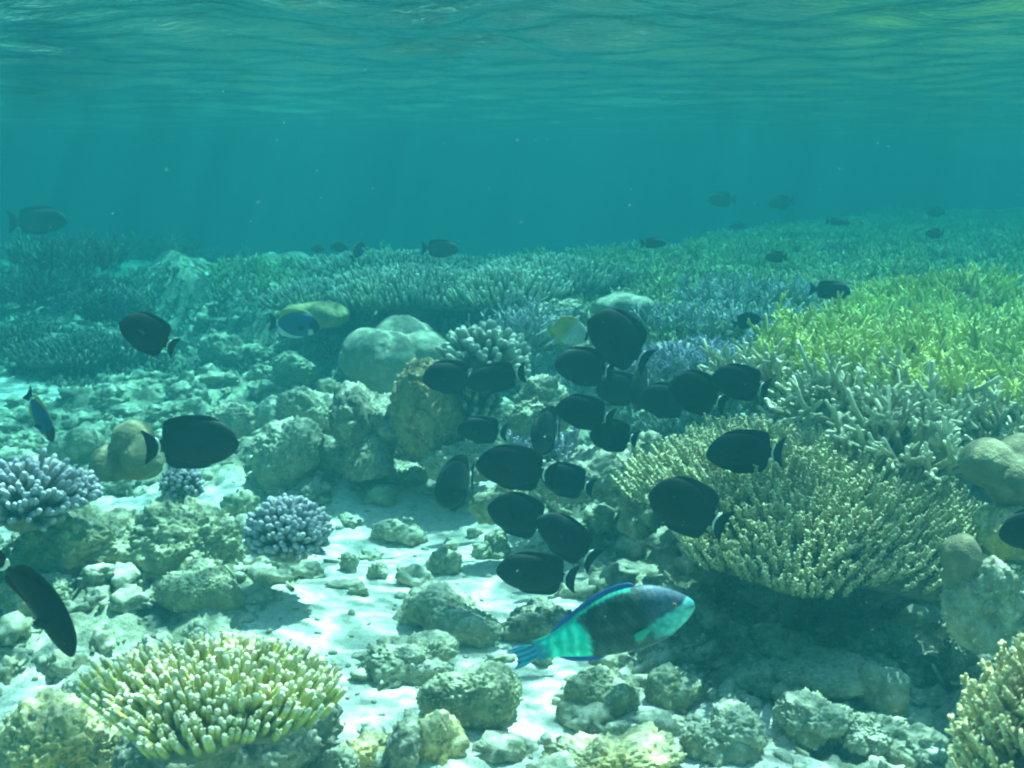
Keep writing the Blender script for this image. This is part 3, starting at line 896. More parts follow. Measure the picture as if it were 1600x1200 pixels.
# ================================================================== ROCKS
R_ = [
 # px, foot row, w, h, material, label, opts
 (72, 1240, 200, 150, 'rock_yellow', "yellowish knobbly boulder filling the lower left corner", dict(sub=6, pits=.05, nl=8, spread=.55)),
 (30, 1225, 120, 70, 'rock_yellow', "low yellowish hump in front of the knobbly corner boulder", dict()),
 (165, 1150, 170, 95, 'rock_pale', "flat pale slab leaning below the left side of the finger coral", dict(amp=.05, nl=4)),
 (255, 1235, 150, 60, 'rock_yellow', "low tan rock at the bottom edge under the finger coral's hollow", dict()),
 (560, 1205, 90, 80, 'rock_yellow', "pale yellow rounded rock right of the finger coral's hollow", dict()),
 (628, 1215, 58, 100, 'rock_brown', "dark upright knob of rock at the bottom edge", dict()),
 (690, 1205, 95, 90, 'rock_yellow', "yellow mottled rock right of the dark knob", dict()),
 (530, 1225, 60, 60, 'rock_brown', "small brown stone between the dark knob and the finger coral", dict()),
 (745, 1155, 175, 110, 'rock_green', "rounded greenish mound on the sand below the parrotfish's tail", dict(amp=.06, sub=6)),
 (928, 1120, 135, 85, 'rock_green', "greenish square-edged rock directly below the parrotfish", dict(amp=.06)),
 (1060, 1105, 90, 75, 'rock_green', "greenish sloping rock right of the rock below the parrotfish", dict(amp=.08)),
 (975, 1175, 62, 52, 'rock', "grey two-humped stone below the parrotfish, near the bottom", dict()),
 (955, 1225, 230, 60, 'rock_yellow', "wide yellow mottled rock along the bottom edge", dict(pits=.04)),
 (712, 1008, 180, 92, 'rock', "large flat grey rock left of the parrotfish with a dark shadow side", dict(sub=6, amp=.08, pits=.03)),
 (845, 1005, 120, 62, 'rock_brown', "shaded brown rock behind the parrotfish's tail", dict()),
 (640, 1065, 155, 66, 'rock', "low grey rubbly mound on the sand right of the finger coral", dict(amp=.15)),
 (694, 902, 56, 50, 'rock', "small grey block on bright sand below the end-on surgeonfish", dict()),
 (625, 852, 88, 52, 'rock_pale', "flat pale rock on the sand right of the lilac coral", dict()),
 (772, 872, 72, 50, 'rock', "low grey rock under the stacked surgeonfish", dict()),
 (592, 905, 34, 30, 'rock', "small grey stone in the middle of the sand", dict()),
 (545, 895, 30, 36, 'rock', "small pointed stone on the sand next to the lilac coral", dict()),
 (305, 955, 125, 85, 'rock_green', "rounded dark green rock below the mottled boulder", dict(amp=.06)),
 (285, 905, 215, 135, 'rock_green', "big mottled yellow-green boulder left of the rounded lilac coral", dict(sub=6, pits=.03, nl=4, spread=.3)),
 (105, 900, 230, 110, 'rock_green', "broad mottled rubbly rock under the lilac corals on the left", dict(sub=6, amp=.18, nl=7)),
 (215, 875, 110, 90, 'rock', "grey broken rock between the two mottled rocks", dict(amp=.16)),
 (30, 960, 120, 90, 'rock', "grey rock behind the large surgeonfish at the left edge", dict(amp=.14)),
 (110, 722, 80, 62, 'rock', "grey round rock left of the smooth brown lumpy coral", dict(amp=.05)),
 (30, 740, 60, 40, 'rock', "small grey rock above the wide lilac coral", dict()),
 (372, 812, 62, 50, 'rock_green', "small mottled rock between the boulder and the rounded lilac coral", dict()),
 (365, 690, 100, 70, 'rock', "grey rock behind the head of the left surgeonfish", dict(amp=.14)),
 (452, 765, 130, 120, 'rock', "large grey sloping block left of the dark hollow in the middle", dict(sub=6, nl=3, spread=.35, amp=.08)),
 (485, 680, 110, 78, 'rock', "grey lumpy ridge above the sloping block", dict(amp=.15)),
 (422, 668, 62, 50, 'rock_pale', "round pale rock left of the lumpy ridge", dict(amp=.05)),
 (350, 590, 110, 80, 'rock', "knobbly grey rock on the slope right of the oblique dark fish", dict(amp=.18)),
 (430, 600, 110, 60, 'rock', "grey rubbly rock left of the smooth boulder coral", dict(amp=.16)),
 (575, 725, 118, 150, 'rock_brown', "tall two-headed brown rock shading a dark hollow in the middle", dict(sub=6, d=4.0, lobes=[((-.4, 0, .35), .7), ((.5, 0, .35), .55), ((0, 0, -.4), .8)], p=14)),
 (520, 645, 60, 70, 'rock', "grey knob of rock left of the smooth boulder coral's foot", dict(d=4.6)),
 (720, 745, 140, 62, 'rock_pale', "pale crusty rock with a prong under the shaded surgeonfish", dict(amp=.2, pits=.04, d=3.9)),
 (600, 760, 130, 40, 'rock', "low grey rubble ledge at the back end of the sand", dict(amp=.18)),
 (838, 668, 105, 92, 'rock', "rounded pitted rock right of the grey thick-fingered coral", dict(d=4.2, pits=.03, sub=6)),
 (1010, 722, 58, 58, 'rock_pale', "pale crusty stone with a dark hole among the surgeonfish", dict(d=3.55, pits=.12, amp=.16)),
 (925, 790, 200, 95, 'rock_pale', "broad pale rough rock below the surgeonfish shoal", dict(sub=6, amp=.16, pits=.04, d=3.55)),
 (1000, 830, 80, 90, 'rock_brown', "rough brown rock at the left rim of the bushy table coral", dict(amp=.16, d=3.25)),
 (780, 815, 90, 70, 'rock_green', "mottled rock hidden behind the stacked surgeonfish", dict(d=3.45)),
 (950, 580, 120, 70, 'rock_pale', "sunlit pale rock below the large dark fish", dict(d=4.75, amp=.18)),
 (870, 500, 100, 46, 'rock', "grey crusty rock above the butterflyfish", dict(d=5.8)),
 (1120, 720, 90, 60, 'rock_pale', "pale rubbly rock at the back rim of the bushy table coral", dict(d=3.45, amp=.2)),
 (1560, 1000, 130, 145, 'rock_pale', "pale pitted rock standing at the right side above the corner coral", dict(sub=6, pits=.05, d=2.25, amp=.12)),
 (1590, 860, 90, 90, 'rock_yellow', "yellow-crusted rock at the right edge beneath the smooth folded coral", dict(d=2.55)),
 (1520, 1068, 105, 76, 'rock_brown', "dark shaded rock between the corner coral and the pale pitted rock", dict()),
 (1320, 1098, 190, 66, 'rock_pale', "long pale flat boulder in the rubble on the lower right", dict(sub=6, amp=.08)),
 (1385, 1112, 82, 80, 'rock_pale', "rounded pale stone leaning on the long flat boulder", dict(amp=.05)),
 (1275, 1165, 115, 80, 'rock', "grey rough rock in front of the long flat boulder", dict(amp=.14)),
 (1140, 1190, 125, 100, 'rock', "grey pitted rock low on the right of the yellow bottom rock", dict(sub=6, pits=.05)),
 (1365, 1175, 125, 64, 'rock_pale', "pale low stone right of the grey rough rock", dict()),
 (1190, 1088, 74, 56, 'rock', "small grey rock left of the long flat boulder", dict()),
 (1432, 1102, 34, 22, 'rock_pale', "small white stone right of the rounded pale stone", dict()),
 (1450, 1190, 90, 44, 'rock_pale', "low pale stone on the sand left of the corner coral", dict()),
 (1400, 1020, 100, 50, 'rock', "grey lump in the shadow of the bushy table coral", dict(amp=.18)),
 (1250, 1030, 90, 44, 'rock', "small grey lump near the shadow's lower edge", dict(amp=.18)),
]
R_.append((1265, 945, 430, 120, 'rock_brown', "wide dark rock added in place of the shadow under the bushy table coral", dict(d=3.05)))  # added: its dark colour stands for the shadow below the table
R_.append((350, 1262, 360, 190, 'rock_brown', "dark rock filling the hollow beneath the cream finger coral", dict(amp=.12)))  # added to hide the stalk and darken the hollow as shade would
R_.append((655, 735, 150, 95, 'rock_brown', "brown rock added in place of the dark shadow beneath the ridged brown coral", dict(d=4.35)))  # added: brown colour replaces overhang shade where lit sand showed through
R_.append((520, 740, 90, 70, 'rock', "grey rubble heap at the left mouth of the dark hollow", dict(amp=.2)))
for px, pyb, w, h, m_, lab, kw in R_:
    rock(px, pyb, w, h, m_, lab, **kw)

# loose rubble: uncountable bits of dead coral
def rubble():
    global rng
    save = rng; rng = np.random.default_rng(123)
    V, Fc = [], []
    n = 0
    cnt = 13000
    yy = 1.1 + 7.5 * rng.random(cnt) ** 1.3
    xx = rng.uniform(-1, 1, cnt) * (.52 * yy + .4)
    sm = sandmask(xx, yy)
    keep = rng.random(cnt) < (.22 + .78 * (1 - sm))
    xx, yy = xx[keep], yy[keep]
    zz = height(xx, yy)
    for i in range(len(xx)):
        s = (.005 + .034 * rng.random() ** 4) * (1 + .12 * yy[i])
        v0, f0 = ico(3 if s > .022 else 2 if s > .012 else 1)
        sc = np.array([rng.uniform(.7, 1.8), rng.uniform(.6, 1.1), rng.uniform(.45, .9)]) * s
        o3 = rng.random(3) * 50
        ns = 1 + .8 * noise3(v0 * 1.5 + o3, 3)
        if s > .022: ns = ns + .35 * noise3(v0 * 4 + o3, 4) + .2 * noise3(v0 * 9 + o3, 5)
        p = v0 * ns[:, None] * sc
        a = rng.uniform(0, 6.28); c, si = math.cos(a), math.sin(a)
        p = np.stack([p[:, 0] * c - p[:, 1] * si, p[:, 0] * si + p[:, 1] * c, p[:, 2]], -1)
        V.append(p + np.array([xx[i], yy[i], zz[i] + sc[2] * .25])); Fc.append(f0 + n); n += len(v0)
    o = mesh_obj("coral_rubble", np.concatenate(V), np.concatenate(Fc), M['rock_pale'])
    tag(o, "loose bits of dead coral strewn over the sand", kind='stuff')
    # broken finger pieces
    T = Tubes()
    cnt = 1500
    yy = 1.3 + 6 * rng.random(cnt) ** 1.3; xx = rng.uniform(-1, 1, cnt) * (.52 * yy + .3)
    sm = sandmask(xx, yy); k = rng.random(cnt) < (.15 + .85 * (1 - sm)); xx, yy = xx[k], yy[k]
    zz = height(xx, yy) + .006
    d = rng.normal(size=(len(xx), 3)); d[:, 2] *= .25
    T.add(np.stack([xx, yy, zz], -1), d, rng.uniform(.02, .06, len(xx)), .006, .0045, None, 5)
    o = T.build("broken_coral_sticks", M['c_pale'])
    tag(o, "broken finger-sized coral sticks lying in the rubble", kind='stuff')
    rng = save
rubble()

# ================================================================== FISH
M['black'] = plain_mat("fish_black", (.011, .014, .016), .6, .15, .6, 70)
M['fin_black'] = plain_mat("fish_fin_black", (.012, .015, .019), .65, .12, .4, 60)
M['white'] = plain_mat("fish_white_band", (.72, .74, .70), .5, .2, .05)
M['eye'] = plain_mat("fish_eye", (.01, .01, .012), .15, .5, .0)
M['greyfish'] = plain_mat("fish_grey", (.07, .08, .07), .6, .2, .3, 60)
M['finclear'] = plain_mat("fish_fin_yellow", (.46, .40, .10), .6, .2, .1)
M['fin_blue'] = plain_mat("fish_fin_blue", (.03, .10, .36), .5, .2, .2)
M['vcol'] = vcol_mat("fish_skin_pattern", .6)

def loft(name, xs, top, bot, wid, mat, parent, sides=16, bendf=None, colf=None, yoff=0., sup=2.0, dense=None, scale=1.0):
    """closed loft along x of superellipse sections between top(x) and bot(x); head points to -x"""
    xs = np.array(xs, float); top = np.array(top, float); bot = np.array(bot, float); wid = np.array(wid, float)
    if dense:
        u = np.linspace(0, 1, len(xs)); uu = np.linspace(0, 1, dense)
        def it(a):   # smooth interpolation (Catmull-Rom)
            n = len(a); k = np.clip((uu * (n - 1)).astype(int), 0, n - 2); t = uu * (n - 1) - k
            p1 = a[k]; p2 = a[k + 1]; p0 = a[np.maximum(k - 1, 0)]; p3 = a[np.minimum(k + 2, n - 1)]
            return .5 * ((2 * p1) + (-p0 + p2) * t + (2 * p0 - 5 * p1 + 4 * p2 - p3) * t ** 2 + (-p0 + 3 * p1 - 3 * p2 + p3) * t ** 3)
        xs, top, bot, wid = it(xs), it(top), it(bot), np.maximum(it(wid), .0005)
    k = len(xs)
    a = np.arange(sides) / sides * 2 * np.pi
    ca, sa = np.cos(a), np.sin(a)
    cy_ = np.sign(ca) * np.abs(ca) ** (2 / sup); 
    zc = (top + bot) / 2; hz = (top - bot) / 2
    V = np.empty((k, sides, 3))
    V[:, :, 0] = xs[:, None]
    V[:, :, 1] = wid[:, None] * cy_[None, :]
    V[:, :, 2] = zc[:, None] + hz[:, None] * sa[None, :]
    if colf is not None:
        zn = np.broadcast_to(sa[None, :], (k, sides))
        cols = colf(V[:, :, 0].ravel(), V[:, :, 2].ravel(), zn.ravel())
    if bendf: V[:, :, 1] += bendf(V[:, :, 0])
    V[:, :, 1] += yoff
    verts = V.reshape(-1, 3)
    idx = np.arange(k * sides).reshape(k, sides)
    i0, i1 = idx[:-1], idx[1:]
    q = np.stack([i0, i1, np.roll(i1, -1, 1), np.roll(i0, -1, 1)], -1).reshape(-1, 4)
    c0 = verts[:sides].mean(0); c1 = verts[-sides:].mean(0)
    nv = len(verts)
    verts = np.concatenate([verts, [c0, c1]]) * scale
    j = np.arange(sides); j2 = (j + 1) % sides
    t0 = np.stack([np.full(sides, nv), j, j2], -1)
    t1 = np.stack([np.full(sides, nv + 1), (k - 1) * sides + j2, (k - 1) * sides + j], -1)
    if colf is not None:
        cols = np.concatenate([cols, cols[:1], cols[-1:]])
    return mesh_obj(name, verts, [q, np.concatenate([t0, t1])], mat, parent, colors=cols if colf is not None else None)

def zloft(name, zs, xf, xb, th, mat, parent, bendf=None, scale=1., colf=None, sides=8):
    """thin fin built along z between a front edge xf(z) and a back edge xb(z)"""
    zs = np.array(zs, float); xf = np.array(xf, float); xb = np.array(xb, float)
    k = len(zs); a = np.arange(sides) / sides * 2 * np.pi
    V = np.empty((k, sides, 3))
    V[:, :, 0] = ((xf + xb) / 2)[:, None] + ((xb - xf) / 2)[:, None] * np.cos(a)[None, :]
    V[:, :, 1] = th * np.sin(a)[None, :] * np.minimum(1, ((xb - xf) / (xb - xf).max() + .15))[:, None]
    V[:, :, 2] = zs[:, None]
    cols = colf(V[:, :, 0].ravel(), V[:, :, 2].ravel(), None) if colf is not None else None
    if bendf: V[:, :, 1] += bendf(V[:, :, 0])
    v = V.reshape(-1, 3)
    idx = np.arange(k * sides).reshape(k, sides); i0, i1 = idx[:-1], idx[1:]
    q = np.stack([i0, np.roll(i0, -1, 1), np.roll(i1, -1, 1), i1], -1).reshape(-1, 4)
    caps = np.stack([idx[0][::-1], ]), np.stack([idx[-1], ])
    return mesh_obj(name, v * scale, [q, caps[0], caps[1]], mat, parent, colors=cols)

def eye_mesh(x, y, z, r, parent, scale, mat=None):
    v, f = ico(2)
    v = v * np.array([r, r * .45, r]) + np.array([x, y, z])
    return mesh_obj("eye", v * scale, f, mat or M['eye'], parent)

def pectoral(x, y, z, l, h, side, parent, scale, mat, out=.5, drop=.25):
    n = 7
    t = np.linspace(0, 1, n)
    hh = h * (.35 + 1.1 * t - .75 * t ** 3)
    px_ = x + l * t * (1 - .25 * out); py_ = side * (y + l * out * t); pz = z - drop * l * t
    V = []
    for k in range(n):
        for s2 in (-1, 1):
            for w in (-.5, -.15, .2, .5):
                V.append((px_[k] + .12 * l * (w * w), py_[k] + s2 * .0025, pz[k] + hh[k] * w))
    V = np.array(V).reshape(n, 8, 3)
    V[:, 4:, :] = V[:, 4:, :][:, ::-1, :]
    idx = np.arange(n * 8).reshape(n, 8); i0, i1 = idx[:-1], idx[1:]
    q = np.stack([i0, np.roll(i0, -1, 1), np.roll(i1, -1, 1), i1], -1).reshape(-1, 4)
    return mesh_obj("pectoral_fin", V.reshape(-1, 3) * scale, [q, idx[0][::-1][None], idx[-1][None]], mat, parent)

def surgeon(L, label, name="surgeonfish", cat="fish", bend=.0, group=None, spread=.35, skin='black', fin='fin_black', band=True, colf=None, dorsal=None, anal=None, tall=1.0, far=False, loc=(0, 0, 0)):
    """oval compressed reef fish; unit body 1 long, snout at x=-.5, tail base at x=.5"""
    root = empty(name, loc); tag(root, label, cat, group)
    tall = tall * 1.10
    bf = lambda x: bend * .6 * np.clip(x + .1, 0, 2) ** 2
    xs = np.array([0, .02, .06, .12, .2, .32, .46, .6, .73, .84, .92, .97, 1.02]) - .5
    top = np.array([-.010, .042, .110, .175, .225, .255, .262, .252, .218, .160, .100, .072, .066]) * tall
    bot = np.array([-.05, -.085, -.120, -.160, -.200, -.235, -.25, -.240, -.208, -.155, -.100, -.072, -.066]) * tall
    wid = np.array([.010, .026, .045, .062, .076, .086, .086, .074, .056, .038, .022, .014, .008])
    loft("body", xs, top, bot, wid, M[skin] if colf is None else M['vcol'], root, 20, bf, colf, sup=1.8, dense=44, scale=L)
    # dorsal: rises behind the head, deepest near the rear, then cut off
    dx = np.array([.17, .25, .38, .52, .66, .78, .87, .93, .955]) - .5
    db = np.interp(dx, xs, top) - .015
    dt = np.interp(dx, xs, top) + np.array([.0, .025, .045, .058, .078, .11, .145, .140, .04]) * tall
    loft("dorsal_fin", dx, dt, db, np.full(len(dx), .006), M[dorsal or fin], root, 8, bf, dense=22, scale=L)
    ax = np.array([.36, .45, .56, .68, .78, .87, .93, .955]) - .5
    ab = np.interp(ax, xs, bot) + .015
    at_ = np.interp(ax, xs, bot) - np.array([.0, .03, .045, .06, .09, .125, .12, .04]) * tall
    loft("anal_fin", ax, ab, at_, np.full(len(ax), .006), M[anal or fin], root, 8, bf, dense=20, scale=L)
    # tail: crescent
    tf = lambda q: .490 + .19 * q * q
    z = np.linspace(-1, 1, 21)
    zloft("tail_fin", z * .215, tf(z), np.maximum(.660 + .045 * z * z, tf(z) + .004), .007, M[fin], root, bf, L)
    if band:
        z = np.linspace(-.55, .55, 11)
        w = .036 * (1 - (np.abs(z) / .55) ** 3 * .8)
        zloft("tail_band", z * .20, tf(z) - .014, tf(z) - .012 + w, .020, M['white'], root, bf, L)
    if not far:
        for s in (-1, 1):
            pectoral(-.20, .060, -.03, .17, .13, s, root, L, M[fin], out=spread)
            eye_mesh(-.36, s * .058, .055 * tall, .017, root, L)
        z = np.linspace(-1, 1, 7)
    return root

def place(o, px, py, d, ang=0, yaw=0, roll=0, right=False):
    """ang: head-up tilt in the picture; yaw: turn towards (+) the camera; right: swims right"""
    o.location = at(px, py, d)
    if right:
        Rm = Matrix.Rotation(math.pi - math.radians(yaw), 4, 'Z') 
        Rp = Matrix.Rotation(math.radians(ang), 4, 'Y')
    else:
        Rm = Matrix.Rotation(math.radians(yaw), 4, 'Z')
        Rp = Matrix.Rotation(math.radians(ang), 4, 'Y')
    Rr = Matrix.Rotation(math.radians(roll), 4, 'X')
    o.rotation_euler = (Rm @ Rp @ Rr).to_euler()

G_SH = "dark surgeonfish shoal over the sand channel"
# label, px, py, body px (apparent), d, ang, yaw, right, bend, tall
SURG = [
 ("black surgeonfish swimming right with a separate-looking crescent tail, left of the picture", 312, 692, 124, 2.75, 4, 5, True, .25, 1.05, .2),
 ("big black surgeonfish entering at the left edge, head pointing down to the right", 76, 950, 150, 1.75, -54, 28, True, .9, .66, .4),
 ("black surgeonfish turned obliquely with fins spread, upper left over the hazy slope", 226, 520, 66, 3.2, 30, 38, False, .1, 1.12, .9),
 ("large round dark surgeonfish right of the butterflyfish", 962, 527, 104, 3.7, 35, 25, False, .1, 1.1, .3),
 ("dark surgeonfish below the butterflyfish, facing left", 908, 573, 84, 3.7, 12, 20, False, .15, 1.05, .3),
 ("dim surgeonfish half hidden behind others in the middle of the shoal", 963, 608, 66, 4.2, 10, 30, False, .1, 1.1, .3),
 ("thin end-on surgeonfish between the dim ones in the shoal's middle", 1000, 608, 66, 4.1, 5, 68, False, .1, 1.0, .3),
 ("dim surgeonfish with a bright tail band, left of the rising one", 1035, 626, 78, 3.9, 8, 15, False, .1, 1.1, .3),
 ("surgeonfish rising to the left with a white tail band, upper right of the shoal", 1083, 612, 84, 3.4, 22, 22, False, -.2, 1.12, .3),
 ("upper right surgeonfish of the shoal beside the pale staghorn branches", 1150, 597, 84, 3.4, 14, 10, False, .1, 1.0, .3),
 ("surgeonfish facing left with a clear white tail band, centre of the shoal", 907, 644, 82, 3.4, 14, 12, False, .1, 1.0, .3),
 ("surgeonfish tucked below the central one, its tail over the crusty stone", 953, 681, 66, 3.45, 12, 25, False, -.15, 1.1, .3),
 ("narrow end-on surgeonfish left of the central one", 852, 675, 68, 3.6, 5, 66, False, .1, 1.05, .3),
 ("large black surgeonfish facing left over the stacked pair", 797, 731, 108, 2.95, 12, 6, False, .1, 1.0, .2),
 ("small black surgeonfish with a pointed snout following the large one", 880, 750, 70, 3.3, 18, 22, False, -.3, 1.1, .3),
 ("black surgeonfish directly under the large one, its belly rounded", 806, 804, 92, 3.0, 25, 18, False, .1, 1.08, .3),
 ("black surgeonfish slanting up to the left between the stacked ones and the lowest", 880, 838, 104, 2.95, 40, 20, False, .1, .85, .4),
 ("lowest black surgeonfish with crescent tail, just above the parrotfish", 830, 896, 110, 2.75, 12, 8, False, .2, .95, .3),
 ("black surgeonfish facing left in front of the back rim of the bushy table coral", 1156, 707, 110, 2.85, 4, 14, False, .1, .95, .3),
 ("large black surgeonfish with white tail band in front of the bushy table coral", 1066, 790, 118, 2.6, 28, 18, False, -.15, 1.08, .3),
 ("black surgeonfish cut off by the right edge of the picture", 1612, 828, 110, 2.3, 0, 10, False, .1, 1.0, .3),
 ("end-on surgeonfish with fins spread above the bright sand", 710, 758, 74, 3.45, 5, 64, False, .2, 1.12, .9),
 ("dark surgeonfish in shade facing left beside the brown ridged coral", 697, 590, 72, 3.85, 5, 25, False, .2, 1.05, .4),
 ("shaded surgeonfish among the grey thick fingers, only its tail catching light", 768, 592, 80, 3.8, -8, 12, False, .1, .9, .3),
 ("shaded surgeonfish over the pale crusty rock, a white band by its tail", 748, 672, 66, 3.6, 8, 15, False, .1, 1.0, .3),
]
for lab, px, py, bp, d, ang, yaw, right, bend, tall, spr in SURG:
    app = abs(math.cos(math.radians(yaw))) if yaw < 55 else .62
    L = bp * d / F / max(app, .62)
    o = surgeon(L, lab, bend=bend, group=G_SH if not right else None, spread=spr, tall=tall)
    place(o, px, py, d, ang, yaw, 0, right)

# distant dark fish over the reef
FARF = [
 ("faint grey fish with a yellow tail spot at the upper left, above the hazy bush", 66, 345, 84, 8.6, 2, True, .78),
 ("hazy dark fish facing right above the middle terrace", 692, 389, 50, 6.8, -2, True, .85),
 ("tiny dark fish left of the small blue tang on the upper terrace", 532, 386, 24, 7.6, 0, True, .9),
 ("faint dark fish at the left end of the upper terrace", 499, 389, 20, 8.4, 0, True, .9),
 ("small dark fish facing right over the far edge of the reef flat", 1024, 380, 34, 7.2, 0, True, .75),
 ("dark fish hovering over the yellow-green thicket's back edge", 1302, 454, 54, 5.2, -3, True, .82),
 ("small dark fish right above the purple staghorn coral", 1170, 501, 38, 4.9, 15, True, 1.0),
 ("small dark fish above the blue-grey staghorn on the reef flat", 1210, 402, 30, 6.6, 0, False, .9),
 ("faint fish high over the reef flat, left one of the hazy pair", 1125, 312, 38, 10.5, 0, False, .95),
 ("faint fish high over the reef flat, right one of the hazy pair", 1218, 317, 34, 10.8, -10, False, 1.0),
 ("faint flat fish just above the far reef flat's top", 1312, 347, 32, 10.0, -4, True, .6),
 ("dark small fish on the far right of the reef flat's top", 1458, 365, 26, 7.8, 0, False, .95),
 ("very faint pale fish above the far right of the reef flat", 1460, 332, 26, 11.0, 0, False, .9),
 ("faint dark fish just over the reef flat left of the flat one", 1150, 353, 24, 11.0, 0, False, .7),
]
for lab, px, py, bp, d, ang, right, tall in FARF:
    o = surgeon(bp * d / F, lab, name="reef_fish", group="distant fish over the reef", skin='greyfish' if d > 6 else 'black', band=False, tall=tall, far=True)
    place(o, px, py, d, ang, 8, 0, right)

# blue tangs: blue body, black face, yellow dorsal
def tang_col(x, z, zn):
    c = np.empty((len(x), 3)); c[:] = (.025, .075, .20)
    face = x < -.30 - .02 * zn
    c[face] = (.012, .015, .02)
    chin = (x > -.36) & (x < -.25) & (zn < -.55)
    c[chin] = (.7, .75, .75)
    c[x > .47] = (.6, .7, .6)
    return c
TANG = [("powder-blue tang with yellow back fin and black face, left of the smooth boulder coral", 466, 507, 68, 4.9, -4, 8, True, 1.0),
        ("small blue tang pointing up on the upper terrace", 561, 391, 26, 7.4, 40, 40, True, 1.0),
        ("dark blue tang with raised yellow fin nosing down near the left edge", 66, 656, 66, 3.3, -48, 35, True, .85)]
for lab, px, py, bp, d, ang, yaw, right, tall in TANG:
    L = bp * d / F / math.cos(math.radians(yaw))
    o = surgeon(L, lab, name="blue_tang", skin='black', fin='fin_black', dorsal='finclear', anal='white' if px != 66 else 'finclear', band=False, colf=tang_col, tall=tall, spread=.5)
    place(o, px, py, d, ang, yaw, 0, right)

# butterflyfish
def butterfly():
    L = 66 * 3.75 / F
    root = empty("butterflyfish", (0, 0, 0))
    tag(root, "pale butterflyfish with yellow rear and black eye bar in the middle", "fish")
    xs = np.array([0, .05, .11, .17, .25, .38, .52, .68, .82, .92, 1.0]) - .5
    top = np.array([-.03, -.01, .02, .09, .19, .29, .33, .32, .24, .10, .06])
    bot = np.array([-.05, -.07, -.10, -.15, -.21, -.27, -.30, -.28, -.20, -.09, -.05])
    wid = np.array([.008, .014, .026, .04, .05, .058, .058, .048, .032, .016, .008])
    def cf(x, z, zn):
        s = np.sin((x * .8 - z * .9) * 85)
        c = np.where(s[:, None] > .35, np.array([[.42, .45, .42]]), np.array([[.72, .76, .68]]))
        y = sstep(-.02, .22, x + z * .65)[:, None]
        c = c * (1 - y) + np.array([[.48, .40, .16]]) * y
        bar = (np.abs(x + .345 + .1 * z) < .028)
        c[bar] = (.015, .015, .02)
        return c
    loft("body", xs, top, bot, wid, M['vcol'], root, 40, None, cf, sup=1.8, dense=80, scale=L)
    dx = np.array([.30, .42, .56, .70, .82, .92, .97]) - .5
    db = np.interp(dx, xs, top) - .01
    loft("dorsal_fin", dx, db + np.array([.01, .045, .06, .075, .10, .12, .05]), db, np.full(7, .005), M['finclear'], root, 8, dense=20, scale=L)
    ax = np.array([.5, .62, .75, .86, .94]) - .5
    ab = np.interp(ax, xs, bot) + .01
    loft("anal_fin", ax, ab, ab - np.array([.01, .06, .09, .10, .04]), np.full(5, .005), M['finclear'], root, 8, dense=16, scale=L)
    z = np.linspace(-1, 1, 9)
    zloft("tail_fin", z * .13, .48 + .03 * z * z, .62 - .01 * z * z, .006, M['finclear'], root, None, L)
    for s in (-1, 1):
        pectoral(-.15, .045, -.05, .15, .10, s, root, L, M['white'], out=.3)
        eye_mesh(-.345, s * .040, .0, .016, root, L)
    place(root, 895, 520, 3.75, -6, 10, 0, True)
butterfly()

